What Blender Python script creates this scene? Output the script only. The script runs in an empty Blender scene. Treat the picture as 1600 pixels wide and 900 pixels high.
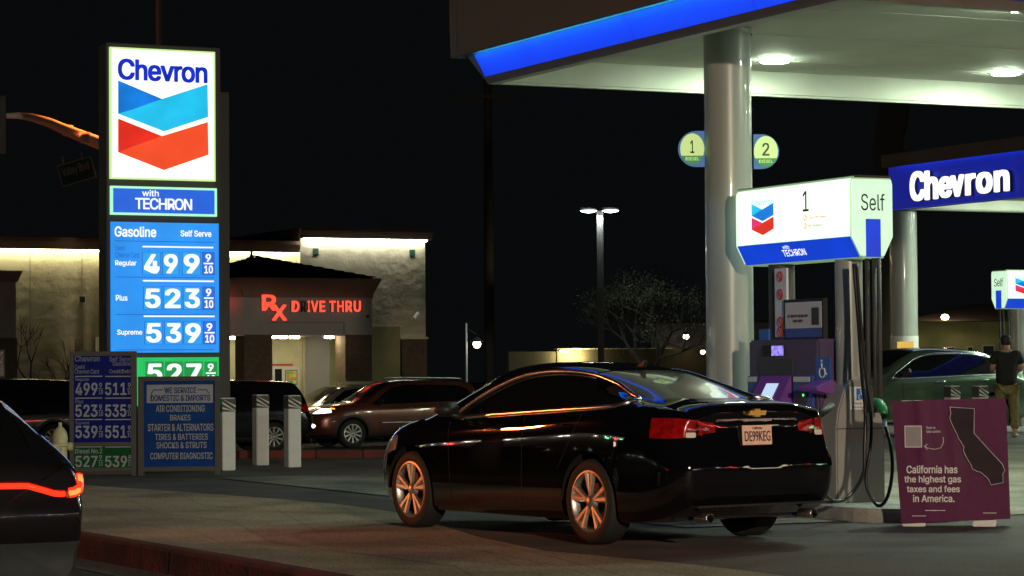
import bpy, bmesh, math, random, os
import numpy as np
from mathutils import Vector, Matrix
random.seed(7)
PI = math.pi
SC = bpy.context.scene
COL = SC.collection

# ------------------------------------------------------------------ camera
CAM_Z = 1.457
PITCH = math.atan2(125, 4000)
ROLL = math.radians(0.42)
cd = bpy.data.cameras.new('camera'); cam = bpy.data.objects.new('camera', cd); COL.objects.link(cam)
cd.sensor_width = 36; cd.lens = 90; cd.clip_start = 0.3; cd.clip_end = 900
CAMM = Matrix.Translation((0, 0, CAM_Z)) @ Matrix.Rotation(PI/2 + PITCH, 4, 'X') @ Matrix.Rotation(-ROLL, 4, 'Z')
cam.matrix_world = CAMM
SC.camera = cam
# ------------------------------------------------------------------ world (night)
w = bpy.data.worlds.new('World'); SC.world = w; w.use_nodes = True
w.node_tree.nodes['Background'].inputs[0].default_value = (0.0026, 0.0030, 0.0032, 1)
w.node_tree.nodes['Background'].inputs[1].default_value = 1.0
SC.view_settings.view_transform = 'Standard'; SC.view_settings.look = 'None'
SC.view_settings.exposure = 0; SC.view_settings.gamma = 1
SC.render.engine = 'CYCLES'
SC.cycles.use_denoising = True
SC.cycles.max_bounces = 6; SC.cycles.diffuse_bounces = 3; SC.cycles.glossy_bounces = 3
SC.cycles.sample_clamp_indirect = 4
CANOPY_L = 520.0          # radiance of the canopy downlights
SODIUM_W = 1800.0       # watt, the added low orange spot aimed at the sedan
WARM_W = 23500.0          # watt, the street lamp on the near side of the road

# ------------------------------------------------------------------ frames
B_ANG = math.radians(25.95)          # direction B: away to the right
X_ANG = math.radians(25.95 - 90)     # local x of pump and canopy: towards the viewer
BD = Vector((math.cos(B_ANG), math.sin(B_ANG), 0)); AD = Vector((-math.sin(B_ANG), math.cos(B_ANG), 0))

def ray(px, py):
    v = Vector(((px-800)/4000, -(py-450)/4000, -1))
    return CAMM.to_3x3() @ v
def at(px, py, d):                    # the point seen at that pixel, d metres away
    r = ray(px, py); t = d / r.y
    return Vector((r.x*t, d, CAM_Z + r.z*t))
def on_z(px, py, z=0.0):
    r = ray(px, py); t = (z-CAM_Z)/r.z
    return Vector((r.x*t, r.y*t, z))
class Plane:                          # an upright plane: local X, Z; reads its local coordinates at a pixel
    def __init__(s, o, ang, off=0.0):
        s.o = Vector(o); s.X = Vector((math.cos(ang), math.sin(ang), 0)); s.N = Vector((math.sin(ang), -math.cos(ang), 0)); s.off = off
    def __call__(s, px, py, off=None):
        f = s.off if off is None else off
        r = ray(px, py); c = Vector((0, 0, CAM_Z)); o = s.o + s.N*f
        t = (o-c).dot(s.N)/r.dot(s.N); p = c + r*t - s.o
        return (p.dot(s.X), p.z)
    def box(s, x0, y0, x1, y1, off=None):      # pixel box -> (u0, z0, u1, z1)
        ym = (y0+y1)/2; xm = (x0+x1)/2
        return (s(x0, ym, off)[0], s(xm, y1, off)[1], s(x1, ym, off)[0], s(xm, y0, off)[1])
def sm(t): t = max(0, min(1, t)); return t*t*(3-2*t)
def gz(x, y):                         # ground height
    k = sm((x-1)/5)
    return (1-k)*(-0.50*sm((y-41)/16)) + k*(0.18*sm((y-29)/12) - 0.1*sm((y-52)/20))

# ------------------------------------------------------------------ materials
def lin(r, g, b):
    f = lambda c: (c/255/12.92) if c/255 <= 0.04045 else ((c/255+0.055)/1.055)**2.4
    return (f(r), f(g), f(b))
def pbr(name, c, rough=0.6, metal=0.0, var=0.0, scale=8, bump=0.0, bscale=40, coat=0.0, spec=0.5, emit=None, es=0, c2=None, detail=6):
    m = bpy.data.materials.new(name); m.use_nodes = True
    n = m.node_tree.nodes; l = m.node_tree.links; p = n['Principled BSDF']
    p.inputs['Base Color'].default_value = (*c, 1); p.inputs['Roughness'].default_value = rough
    p.inputs['Metallic'].default_value = metal; p.inputs['Coat Weight'].default_value = coat
    p.inputs['Coat Roughness'].default_value = 0.03
    p.inputs['Specular IOR Level'].default_value = spec
    if emit: p.inputs['Emission Color'].default_value = (*emit, 1); p.inputs['Emission Strength'].default_value = es
    if var or bump:
        tc = n.new('ShaderNodeTexCoord')
    if var:
        t = n.new('ShaderNodeTexNoise'); t.inputs['Scale'].default_value = scale; t.inputs['Detail'].default_value = detail
        l.new(tc.outputs['Object'], t.inputs['Vector'])
        r = n.new('ShaderNodeValToRGB'); e = r.color_ramp.elements
        e[0].position = 0.32; e[1].position = 0.68
        d = c2 or tuple(x*(1-var) for x in c)
        e[0].color = (*d, 1); e[1].color = (*[min(1, x*(1+var*0.5)) for x in c], 1)
        l.new(t.outputs['Fac'], r.inputs['Fac']); l.new(r.outputs['Color'], p.inputs['Base Color'])
        rr = n.new('ShaderNodeMapRange'); rr.inputs['To Min'].default_value = max(0.02, rough-0.1); rr.inputs['To Max'].default_value = min(1, rough+0.1)
        l.new(t.outputs['Fac'], rr.inputs['Value']); l.new(rr.outputs['Result'], p.inputs['Roughness'])
    if bump:
        t2 = n.new('ShaderNodeTexNoise'); t2.inputs['Scale'].default_value = bscale; t2.inputs['Detail'].default_value = 5
        l.new(tc.outputs['Object'], t2.inputs['Vector'])
        b = n.new('ShaderNodeBump'); b.inputs['Strength'].default_value = bump; b.inputs['Distance'].default_value = 0.05
        l.new(t2.outputs['Fac'], b.inputs['Height']); l.new(b.outputs['Normal'], p.inputs['Normal'])
    return m
def emi(name, c, s=1.0, var=0.0, scale=2.0):
    m = bpy.data.materials.new(name); m.use_nodes = True
    n = m.node_tree.nodes; l = m.node_tree.links; p = n['Principled BSDF']
    p.inputs['Base Color'].default_value = (*[min(0.5, x*0.3) for x in c], 1); p.inputs['Roughness'].default_value = 0.25
    p.inputs['Emission Color'].default_value = (*c, 1); p.inputs['Emission Strength'].default_value = s
    if var:
        tc = n.new('ShaderNodeTexCoord'); t = n.new('ShaderNodeTexNoise'); t.inputs['Scale'].default_value = scale; t.inputs['Detail'].default_value = 1
        l.new(tc.outputs['Object'], t.inputs['Vector']); rr = n.new('ShaderNodeMapRange')
        rr.inputs['From Min'].default_value = .3; rr.inputs['From Max'].default_value = .7
        rr.inputs['To Min'].default_value = s*(1-var); rr.inputs['To Max'].default_value = s*(1+var)
        l.new(t.outputs['Fac'], rr.inputs['Value']); l.new(rr.outputs['Result'], p.inputs['Emission Strength'])
    return m
M = {}
M['black_paint'] = pbr('black_paint', (0.003, 0.003, 0.004), 0.03, coat=1.0, spec=0.3)
M['black_paint'].node_tree.nodes['Principled BSDF'].inputs['Coat Roughness'].default_value = .018
M['dark_paint'] = pbr('dark_paint', (0.008, 0.008, 0.010), 0.2, coat=1.0)
M['maroon_paint'] = pbr('maroon_paint', (0.012, 0.010, 0.012), 0.2, coat=1.0)
M['red_paint'] = pbr('red_paint', (0.15, 0.045, 0.030), 0.25, metal=0.4, coat=1.0)
M['silver_paint'] = pbr('silver_paint', (0.30, 0.31, 0.27), 0.25, metal=0.5, coat=1.0)
M['lower_grey'] = pbr('lower_grey', (0.04, 0.048, 0.052), 0.35, var=.1)
M['green_paint'] = pbr('green_paint', (0.16, 0.25, 0.17), 0.22, metal=0.75, coat=1.0)
M['tint_glass'] = pbr('tint_glass', (0.006, 0.007, 0.008), 0.04, spec=0.75)
M['rear_glass'] = pbr('rear_glass', (0.12, 0.135, 0.12), 0.2, spec=0.9, coat=1.0)
M['chrome'] = pbr('chrome', (0.85, 0.85, 0.85), 0.26, metal=1)
M['chrome_soft'] = pbr('chrome_soft', (0.72, 0.72, 0.72), 0.42, metal=1)
M['alloy'] = pbr('alloy', (0.60, 0.58, 0.56), 0.42, metal=0.95, var=0.15, scale=20)
M['rubber'] = pbr('rubber', (0.012, 0.012, 0.012), 0.75, bump=0.1, bscale=60)
M['trim_black'] = pbr('trim_black', (0.012, 0.012, 0.013), 0.55)
M['gap'] = pbr('gap', (0.002, 0.002, 0.002), 0.9)
M['tail_red'] = pbr('tail_red', (0.26, 0.004, 0.004), 0.12, coat=1.0, spec=0.8, emit=(1, .01, .01), es=0.035, var=.6, scale=16)
M['reverse_lens'] = pbr('reverse_lens', (0.7, 0.65, 0.6), 0.15, coat=1)
M['head_glass'] = pbr('head_glass', (0.5, 0.52, 0.5), 0.08, coat=1.0, var=.4, scale=12)
M['lamp_red_on'] = emi('lamp_red_on', (1.0, 0.030, 0.008), 1.8)
M['lamp_core'] = emi('lamp_core', (1.0, 0.10, 0.02), 4.5)
M['headlamp_on'] = emi('headlamp_on', (1.0, 0.93, 0.85), 5.0)
M['amber_on'] = emi('amber_on', (1.0, 0.30, 0.02), 2.5)
M['plate_lit'] = pbr('plate_lit', (0.75, 0.48, 0.36), 0.5, var=.15, scale=30, emit=(1, .55, .38), es=0.05)  # pink tint and faint glow put the plate lamp's light into the colour
M['plate_ink'] = pbr('plate_ink', (0.05, 0.03, 0.06), 0.5)
M['gold_badge'] = pbr('gold_badge', (0.75, 0.52, 0.12), 0.3, metal=0.9)
def concrete_mat(name, c, d):
    m = pbr(name, c, 0.85, var=0.2, scale=0.9, bump=0.25, bscale=60, c2=d)
    n = m.node_tree.nodes; l = m.node_tree.links; p = n['Principled BSDF']
    tc = n.new('ShaderNodeTexCoord'); t = n.new('ShaderNodeTexNoise'); t.inputs['Scale'].default_value = 55; t.inputs['Detail'].default_value = 4
    l.new(tc.outputs['Object'], t.inputs['Vector'])
    old = p.inputs['Base Color'].links[0].from_socket
    mx = n.new('ShaderNodeMix'); mx.data_type = 'RGBA'; mx.blend_type = 'MULTIPLY'; mx.inputs[0].default_value = 1
    r = n.new('ShaderNodeValToRGB'); r.color_ramp.elements[0].position = .35; r.color_ramp.elements[0].color = (.38, .36, .34, 1)
    r.color_ramp.elements[1].position = .6; r.color_ramp.elements[1].color = (1, 1, 1, 1)
    l.new(t.outputs['Fac'], r.inputs['Fac']); l.new(old, mx.inputs[6]); l.new(r.outputs['Color'], mx.inputs[7])
    # long streaks and stains
    t3 = n.new('ShaderNodeTexNoise'); t3.inputs['Scale'].default_value = 0.55; t3.inputs['Detail'].default_value = 8; t3.inputs['Distortion'].default_value = 0.6
    l.new(tc.outputs['Object'], t3.inputs['Vector'])
    r3 = n.new('ShaderNodeValToRGB'); r3.color_ramp.elements[0].position = .38; r3.color_ramp.elements[0].color = (.55, .52, .48, 1)
    r3.color_ramp.elements[1].position = .55; r3.color_ramp.elements[1].color = (1, 1, 1, 1)
    mx2 = n.new('ShaderNodeMix'); mx2.data_type = 'RGBA'; mx2.blend_type = 'MULTIPLY'; mx2.inputs[0].default_value = .8
    l.new(t3.outputs['Fac'], r3.inputs['Fac']); l.new(mx.outputs[2], mx2.inputs[6]); l.new(r3.outputs['Color'], mx2.inputs[7])
    vo = n.new('ShaderNodeTexVoronoi'); vo.inputs['Scale'].default_value = 2.3; vo.inputs['Randomness'].default_value = 1
    l.new(tc.outputs['Object'], vo.inputs['Vector'])
    t4 = n.new('ShaderNodeTexNoise'); t4.inputs['Scale'].default_value = 14; l.new(tc.outputs['Object'], t4.inputs['Vector'])
    ad = n.new('ShaderNodeMath'); ad.operation = 'MULTIPLY_ADD'; ad.inputs[1].default_value = .16; l.new(t4.outputs['Fac'], ad.inputs[0]); l.new(vo.outputs['Distance'], ad.inputs[2])
    r4 = n.new('ShaderNodeValToRGB'); r4.color_ramp.elements[0].position = .11; r4.color_ramp.elements[0].color = (.42, .39, .36, 1)
    r4.color_ramp.elements[1].position = .16; r4.color_ramp.elements[1].color = (1, 1, 1, 1); l.new(ad.outputs[0], r4.inputs['Fac'])
    mx3 = n.new('ShaderNodeMix'); mx3.data_type = 'RGBA'; mx3.blend_type = 'MULTIPLY'; mx3.inputs[0].default_value = .9
    l.new(mx2.outputs[2], mx3.inputs[6]); l.new(r4.outputs['Color'], mx3.inputs[7]); l.new(mx3.outputs[2], p.inputs['Base Color'])
    return m
M['concrete'] = concrete_mat('concrete', (0.52, 0.415, 0.30), (0.40, 0.32, 0.23))
M['forecourt'] = concrete_mat('forecourt', (0.32, 0.30, 0.25), (0.16, 0.15, 0.13))
M['asphalt'] = concrete_mat('asphalt', (0.135, 0.110, 0.112), (0.085, 0.070, 0.072))
M['road'] = concrete_mat('road', (0.060, 0.056, 0.054), (0.04, 0.038, 0.037))
M['gutter'] = concrete_mat('gutter', (0.20, 0.19, 0.17), (0.12, 0.11, 0.10))
M['kerb_red'] = pbr('kerb_red', (0.17, 0.030, 0.024), 0.8, var=0.5, scale=3, bump=.3, bscale=30, c2=(0.07, 0.03, 0.026))
M['kerb_grey'] = pbr('kerb_grey', (0.30, 0.29, 0.27), 0.8, var=0.3, scale=3, bump=.2, bscale=30)
M['stucco'] = pbr('stucco', (0.50, 0.47, 0.36), 0.9, var=0.12, scale=1.5, bump=0.9, bscale=3.2)
M['stucco_dark'] = pbr('stucco_dark', (0.33, 0.31, 0.29), 0.9, var=0.1, scale=2, bump=0.4, bscale=6)
M['stucco_grey'] = pbr('stucco_grey', (0.42, 0.42, 0.42), 0.9, var=0.08, scale=2, bump=0.3, bscale=6)
M['cornice'] = pbr('cornice', (0.26, 0.17, 0.13), 0.85, var=0.12, scale=2)
M['olive'] = pbr('olive', (0.36, 0.34, 0.18), 0.9, var=0.1, scale=2)
M['brown_tile'] = pbr('brown_tile', (0.13, 0.085, 0.06), 0.8, var=0.25, scale=9)
M['roof_tile'] = pbr('roof_tile', (0.012, 0.010, 0.009), 1.0, spec=0.0, var=0.4, scale=3)
M['cream'] = pbr('cream', (0.62, 0.58, 0.40), 0.85, var=0.1, scale=3)
M['steel_dark'] = pbr('steel_dark', (0.035, 0.032, 0.035), 0.6, var=.15, scale=5)
M['steel_grey'] = pbr('steel_grey', (0.055, 0.050, 0.050), 0.6, var=.2, scale=8)
M['white_paint'] = pbr('white_paint', (0.62, 0.62, 0.62), 0.45, var=0.08, scale=6)
M['white_metal'] = pbr('white_metal', (0.29, 0.29, 0.275), 0.35, var=0.08, scale=3, coat=.2)
M['column_paint'] = pbr('column_paint', (0.29, 0.31, 0.29), 0.34, var=0.06, scale=1.2, coat=0.25)
M['soffit'] = pbr('soffit', (0.66, 0.68, 0.60), 0.7, var=0.12, scale=1.2)
M['fascia_brown'] = pbr('fascia_brown', (0.16, 0.115, 0.10), 0.7, var=0.08, scale=2)
M['fascia_edge'] = pbr('fascia_edge', (0.14, 0.12, 0.11), 0.6, var=.1, scale=3)
M['blue_band'] = pbr('blue_band', (0.05, 0.26, 0.95), 0.5, var=0.04, scale=3, emit=(0.0, 0.012, 0.85), es=0.85)
M['blue_band_off'] = pbr('blue_band_off', (0.02, 0.05, 0.35), 0.4, var=.05)
M['led_blue'] = emi('led_blue', (0.04, 0.5, 1.0), 30.0)
M['led_blue2'] = emi('led_blue2', (0.03, 0.25, 1.0), 5.0)
M['down_light'] = emi('down_light', (0.80, 1.0, 0.74), CANOPY_L)
M['sign_white'] = emi('sign_white', (0.93, 0.96, 0.86), 1.15, var=.05)
M['rim_glow'] = emi('rim_glow', (0.60, 0.90, 0.36), 0.95)  # colour of the greenish light falloff at the panel edges
M['rim_glow2'] = emi('rim_glow2', (0.42, 0.95, 0.62), 1.0)
M['logo_navy'] = emi('logo_navy', lin(20, 45, 190), 1.0, var=.3, scale=6)
M['logo_cyan'] = emi('logo_cyan', lin(35, 190, 235), 1.0, var=.10, scale=3)
M['logo_blue'] = emi('logo_blue', lin(20, 120, 215), 1.0, var=.2, scale=3)
M['logo_orange'] = emi('logo_orange', lin(238, 78, 40), 1.0, var=.08, scale=3)
M['logo_red'] = emi('logo_red', lin(225, 45, 30), 1.0, var=.12, scale=3)
M['sign_blue'] = emi('sign_blue', lin(28, 142, 238), 1.0, var=.10, scale=2)
M['sign_blue2'] = emi('sign_blue2', lin(20, 92, 215), 1.0, var=.08, scale=3)
M['tile_blue'] = emi('tile_blue', lin(34, 156, 232), 1.0, var=.08, scale=5)
M['tile_blue_dark'] = emi('tile_blue_dark', lin(22, 100, 215), 1.0, var=.08, scale=5)
M['tile_edge'] = emi('tile_edge', lin(15, 90, 190), 1.0)
M['digit_white'] = emi('digit_white', (0.92, 0.95, 0.95), 1.0)
M['sign_green'] = emi('sign_green', lin(20, 190, 90), 1.0, var=.1, scale=3)
M['tile_green'] = emi('tile_green', lin(14, 140, 66), 1.0, var=.1, scale=5)
M['faint_ink'] = emi('faint_ink', lin(16, 92, 190), 1.0)
M['board_blue'] = pbr('board_blue', lin(10, 22, 110), 0.4, var=.2, scale=4, spec=0.08)
M['board_blue2'] = pbr('board_blue2', lin(8, 55, 125), 0.4, var=.25, scale=3, spec=0.08)
M['board_green'] = pbr('board_green', lin(10, 80, 36), 0.4, var=.2, scale=4, spec=0.08)
M['board_white'] = pbr('board_white', (0.25, 0.28, 0.33), 0.5, var=.1, scale=9)
M['board_faint'] = pbr('board_faint', (0.12, 0.15, 0.30), 0.5)
M['rx_red'] = emi('rx_red', (1.0, 0.055, 0.025), 1.7, var=.15, scale=4)
M['rx_off'] = pbr('rx_off', (0.10, 0.05, 0.05), .5)
M['topper_white'] = emi('topper_white', (0.86, 1.0, 0.84), 1.25, var=.06, scale=3)
M['topper_side'] = emi('topper_side', (0.66, 0.95, 0.68), 0.95, var=.08, scale=4)
M['topper_edge'] = pbr('topper_edge', (0.35, 0.5, 0.3), .4, emit=(.35, .6, .3), es=.35)
M['topper_blue'] = emi('topper_blue', lin(12, 62, 205), 1.0, var=.12, scale=3)
M['topper_ink'] = emi('topper_ink', (0.010, 0.015, 0.012), 1.0)
M['topper_cyan'] = emi('topper_cyan', lin(120, 215, 235), 1.0)
M['warn_orange'] = emi('warn_orange', lin(235, 150, 110), 1.0)
M['warn_green'] = emi('warn_green', lin(150, 190, 130), 1.0)
M['logo_pink'] = emi('logo_pink', lin(225, 50, 110), 1.0)
M['channel_white'] = emi('channel_white', (0.95, 0.97, 1.0), 1.4)
M['channel_side'] = pbr('channel_side', (0.10, 0.10, 0.11), .5)
M['blue_fascia'] = pbr('blue_fascia', (0.02, 0.05, 0.45), 0.45, var=.06, scale=2, emit=(0.005, 0.012, 0.38), es=0.55)
M['pump_grey'] = pbr('pump_grey', (0.09, 0.065, 0.14), 0.45, var=.1, scale=4)
M['pump_dark'] = pbr('pump_dark', (0.04, 0.035, 0.05), 0.4)
M['pump_blue'] = pbr('pump_blue', (0.05, 0.10, 0.42), 0.35, var=.1)
M['pump_violet'] = pbr('pump_violet', (0.16, 0.06, 0.26), 0.4, emit=(.30, .03, .5), es=.05, var=.2, scale=4)
M['poster_pink'] = pbr('poster_pink', (0.42, 0.28, 0.42), 0.45, var=.3, scale=3)
M['poster_blue'] = pbr('poster_blue', (0.04, 0.08, 0.40), 0.4, var=.1)
M['screen_lit'] = emi('screen_lit', lin(150, 130, 240), 1.0, var=.5, scale=25)
M['pad_lit'] = emi('pad_lit', lin(190, 215, 240), 1.0)
M['led_green'] = emi('led_green', (0.1, 1.0, 0.15), 2.0)
M['blue_neon'] = emi('blue_neon', (0.10, 0.08, 1.0), 1.6)
M['hose'] = pbr('hose', (0.008, 0.008, 0.009), 0.35, coat=.3)
M['nozzle_green'] = pbr('nozzle_green', (0.02, 0.22, 0.07), 0.4)
M['sticker_white'] = pbr('sticker_white', (0.7, 0.72, 0.74), .5)
M['sticker_blue'] = pbr('sticker_blue', (0.04, 0.16, 0.55), .45)
M['sticker_red'] = pbr('sticker_red', (0.5, 0.06, 0.05), .45)
M['ink'] = pbr('ink', (0.02, 0.02, 0.02), .6)
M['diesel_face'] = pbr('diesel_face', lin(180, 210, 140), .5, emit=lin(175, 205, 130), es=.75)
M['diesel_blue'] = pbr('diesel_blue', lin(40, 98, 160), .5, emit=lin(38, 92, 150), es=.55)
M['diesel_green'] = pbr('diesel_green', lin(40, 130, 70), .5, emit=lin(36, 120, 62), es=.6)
M['diesel_ink'] = pbr('diesel_ink', (0.08, 0.11, 0.08), .6)
M['purple'] = pbr('purple', (0.088, 0.010, 0.060), 0.5, var=.15, scale=2.5, bump=.12, bscale=5, spec=.15)
M['purple_dark'] = pbr('purple_dark', (0.030, 0.020, 0.030), 0.6, spec=.1, var=.3, scale=7)
M['blank_card'] = pbr('blank_card', (0.24, 0.22, 0.24), .6, var=.1)
M['banner_white'] = pbr('banner_white', (0.62, 0.58, 0.62), .5)
M['hydrant'] = pbr('hydrant', (0.55, 0.52, 0.32), .55, var=.2, scale=10)
M['bark'] = pbr('bark', (0.045, 0.038, 0.030), .9, var=.3, scale=10)
M['leaf'] = pbr('leaf', (0.030, 0.032, 0.016), .8, var=.4, scale=6)
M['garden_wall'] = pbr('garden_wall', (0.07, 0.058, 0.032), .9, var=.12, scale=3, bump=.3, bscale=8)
M['house_wall'] = pbr('house_wall', (0.30, 0.31, 0.13), .9, var=.15, scale=2)
M['house_roof'] = pbr('house_roof', (0.10, 0.07, 0.06), .9, var=.2, scale=3)
M['lamp_white'] = emi('lamp_white', (0.85, 1.0, 0.95), 14)
M['lamp_warm'] = emi('lamp_warm', (1.0, 0.86, 0.45), 12)
M['strip_warm'] = emi('strip_warm', (1.0, 0.90, 0.50), 26)
M['strip_white'] = emi('strip_white', (1.0, 0.98, 0.80), 30)
M['ceil_spot'] = emi('ceil_spot', (1.0, 0.90, 0.55), 42)
M['window_lit'] = emi('window_lit', (1.0, .8, .5), .5, var=.5)
M['window_dark'] = pbr('window_dark', (.01, .012, .012), .1)
M['street_sign'] = pbr('street_sign', (0.02, 0.07, 0.055), .5)
M['street_sign_ink'] = pbr('street_sign_ink', (0.45, 0.5, 0.5), .5)
M['galv'] = pbr('galv', (0.42, 0.38, 0.34), .5, var=.1, scale=4)
M['skin'] = pbr('skin', (0.36, 0.20, 0.13), .6)
M['hair'] = pbr('hair', (0.010, 0.009, 0.008), .7)
M['shirt'] = pbr('shirt', (0.005, 0.007, 0.009), .85, bump=.3, bscale=12)
M['khaki'] = pbr('khaki', (0.16, 0.13, 0.05), .85, var=.35, scale=14, bump=.3, bscale=14)
M['shoe'] = pbr('shoe', (0.35, 0.33, 0.30), .6)

# ------------------------------------------------------------------ mesh helpers
class MB:
    def __init__(s): s.v = []; s.f = []
    def add(s, vs, fs):
        k = len(s.v); s.v += [tuple(p) for p in vs]; s.f += [[i+k for i in f] for f in fs]; return s
    def box(s, x0, y0, z0, x1, y1, z1):
        return s.add([(x0,y0,z0),(x1,y0,z0),(x1,y1,z0),(x0,y1,z0),(x0,y0,z1),(x1,y0,z1),(x1,y1,z1),(x0,y1,z1)],
                     [(0,3,2,1),(4,5,6,7),(0,1,5,4),(1,2,6,5),(2,3,7,6),(3,0,4,7)])
    def prism(s, poly, axis, a, b):        # polygon in the plane across axis, swept from a to b
        def P(p, t):
            return {'x': (t, p[0], p[1]), 'y': (p[0], t, p[1]), 'z': (p[0], p[1], t)}[axis]
        n = len(poly)
        return s.add([P(p, a) for p in poly]+[P(p, b) for p in poly],
                     [list(range(n))[::-1], list(range(n, 2*n))]+[(i, (i+1) % n, (i+1) % n+n, i+n) for i in range(n)])
    def tube(s, pts, r, n=8, cap=True):
        pts = [Vector(p) for p in pts]; R = r if isinstance(r, (list, tuple)) else [r]*len(pts)
        base = len(s.v); up = Vector((0, 0, 1))
        for i, p in enumerate(pts):
            t = (pts[min(i+1, len(pts)-1)]-pts[max(i-1, 0)]).normalized()
            if i == 0:
                a = t.cross(up)
                if a.length < .1: a = t.cross(Vector((1, 0, 0)))
            else: a = a - t*a.dot(t)
            a.normalize(); b = t.cross(a)
            for k in range(n):
                an = 2*PI*k/n; s.v.append(tuple(p + (a*math.cos(an)+b*math.sin(an))*R[i]))
        for i in range(len(pts)-1):
            for k in range(n):
                s.f.append([base+i*n+k, base+i*n+(k+1) % n, base+(i+1)*n+(k+1) % n, base+(i+1)*n+k])
        if cap:
            s.f.append([base+k for k in range(n)][::-1]); s.f.append([base+(len(pts)-1)*n+k for k in range(n)])
        return s
    def lathe(s, prof, axis='z', n=24, o=(0, 0, 0), cap=False):    # prof: (radius, along)
        base = len(s.v)
        for (r, h) in prof:
            for k in range(n):
                c, d = r*math.cos(2*PI*k/n), r*math.sin(2*PI*k/n)
                p = {'z': (c, d, h), 'y': (c, h, d), 'x': (h, c, d)}[axis]
                s.v.append((p[0]+o[0], p[1]+o[1], p[2]+o[2]))
        for i in range(len(prof)-1):
            for k in range(n):
                s.f.append([base+i*n+k, base+i*n+(k+1) % n, base+(i+1)*n+(k+1) % n, base+(i+1)*n+k])
        if cap:
            s.f.append([base+k for k in range(n)][::-1]); s.f.append([base+(len(prof)-1)*n+k for k in range(n)])
        return s
    def build(s, name, mat, parent=None, smooth=False, bevel=0, loc=None, recalc=True):
        me = bpy.data.meshes.new(name); me.from_pydata(s.v, [], s.f)
        if recalc or bevel:
            bm = bmesh.new(); bm.from_mesh(me)
            bmesh.ops.recalc_face_normals(bm, faces=bm.faces[:])
            if bevel:
                es = [e for e in bm.edges if len(e.link_faces) == 2 and e.calc_face_angle(0) > 0.6]
                bmesh.ops.bevel(bm, geom=es, offset=bevel, segments=2, affect='EDGES', clamp_overlap=True)
            bm.to_mesh(me); bm.free()
        return link(name, me, mat, parent, smooth, loc)
def link(name, me, mat, parent=None, smooth=False, loc=None):
    if mat: me.materials.append(M[mat])
    if smooth: me.polygons.foreach_set('use_smooth', [True]*len(me.polygons))
    if smooth == 'auto':
        try: me.set_sharp_from_angle(angle=math.radians(40))
        except Exception: pass
    o = bpy.data.objects.new(name, me); COL.objects.link(o)
    if parent: o.parent = parent
    if loc is not None: o.location = loc
    return o
def tag(o, label=None, cat=None, group=None, kind=None):
    if label: o['label'] = label
    if cat: o['category'] = cat
    if group: o['group'] = group
    if kind: o['kind'] = kind
    return o
def empty(name, loc, rz=0, label=None, cat=None, group=None):
    o = bpy.data.objects.new(name, None); COL.objects.link(o); o.location = loc; o.rotation_euler = (0, 0, rz)
    o.empty_display_size = .2
    return tag(o, label, cat, group)
def copy_tree(o, parent=None):
    c = o.copy(); COL.objects.link(c)
    if parent: c.parent = parent
    for ch in [x for x in bpy.data.objects if x.parent == o]: copy_tree(ch, c)
    return c
def box(name, mat, parent, x0, y0, z0, x1, y1, z1, bevel=0): return MB().box(x0, y0, z0, x1, y1, z1).build(name, mat, parent, bevel=bevel)
def quad(name, mat, parent, poly, y, th=0.004):           # flat print: polygon in XZ, facing -y
    return MB().prism(poly, 'y', y, y+th).build(name, mat, parent)
try:
    FONT = bpy.data.fonts.load(os.path.join(bpy.utils.system_resource('DATAFILES', path='fonts'), 'Inter.woff2'))
except Exception:
    FONT = None
def text(s, mat, parent, bx, y, name='lettering', bold=0.02, ext=0.0, flip=False, space=1.0, res=4, plain=False):
    c = bpy.data.curves.new('t', 'FONT'); c.body = s; c.resolution_u = res; c.space_character = space
    if FONT and not plain: c.font = FONT
    if '\n' in s: c.align_x = 'CENTER'
    c.extrude = 0.001
    o = bpy.data.objects.new('t', c); COL.objects.link(o)
    bpy.context.view_layer.update()
    me = bpy.data.meshes.new_from_object(o.evaluated_get(bpy.context.evaluated_depsgraph_get()))
    bpy.data.objects.remove(o); bpy.data.curves.remove(c)
    me.name = name; me.materials.clear()
    if bold > 0.004:
        src = me; n0 = len(src.vertices); co = np.empty(n0*3); src.vertices.foreach_get('co', co); co = co.reshape(n0, 3)
        fs = [tuple(p.vertices) for p in src.polygons]; V_ = []; F_ = []
        b_ = bold*.62
        for k, (dx, dz) in enumerate(((0, 0), (b_, b_*.6), (-b_, b_*.6), (b_, -b_*.6), (-b_, -b_*.6), (b_, 0), (-b_, 0), (0, b_*.75), (0, -b_*.75))):
            cc = co + np.array([dx, dz, 0]); cc[:, 2] = np.where(cc[:, 2] > 0, 1.0+k*.04, -1.0-k*.001)
            V_ += cc.tolist(); F_ += [tuple(i+k*n0 for i in f) for f in fs]
        me = bpy.data.meshes.new(name); me.from_pydata(V_, [], F_); bpy.data.meshes.remove(src)
    n = len(me.vertices); a = np.empty(n*3); me.vertices.foreach_get('co', a); a = a.reshape(n, 3)
    x0, x1, z0, z1 = a[:, 0].min(), a[:, 0].max(), a[:, 1].min(), a[:, 1].max()
    X = bx[0] + (a[:, 0]-x0)/(x1-x0)*(bx[2]-bx[0]); Z = bx[1] + (a[:, 1]-z0)/(z1-z0)*(bx[3]-bx[1])
    th = max(ext, 0.003)
    Y = np.where(a[:, 2] > 0, y-np.maximum(0, (a[:, 2]-1))*.003, y+th)
    if flip: X = -X; Y = -Y
    me.vertices.foreach_set('co', np.stack([X, Y, Z], 1).ravel()); me.update()
    return link(name, me, mat, parent)

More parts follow.
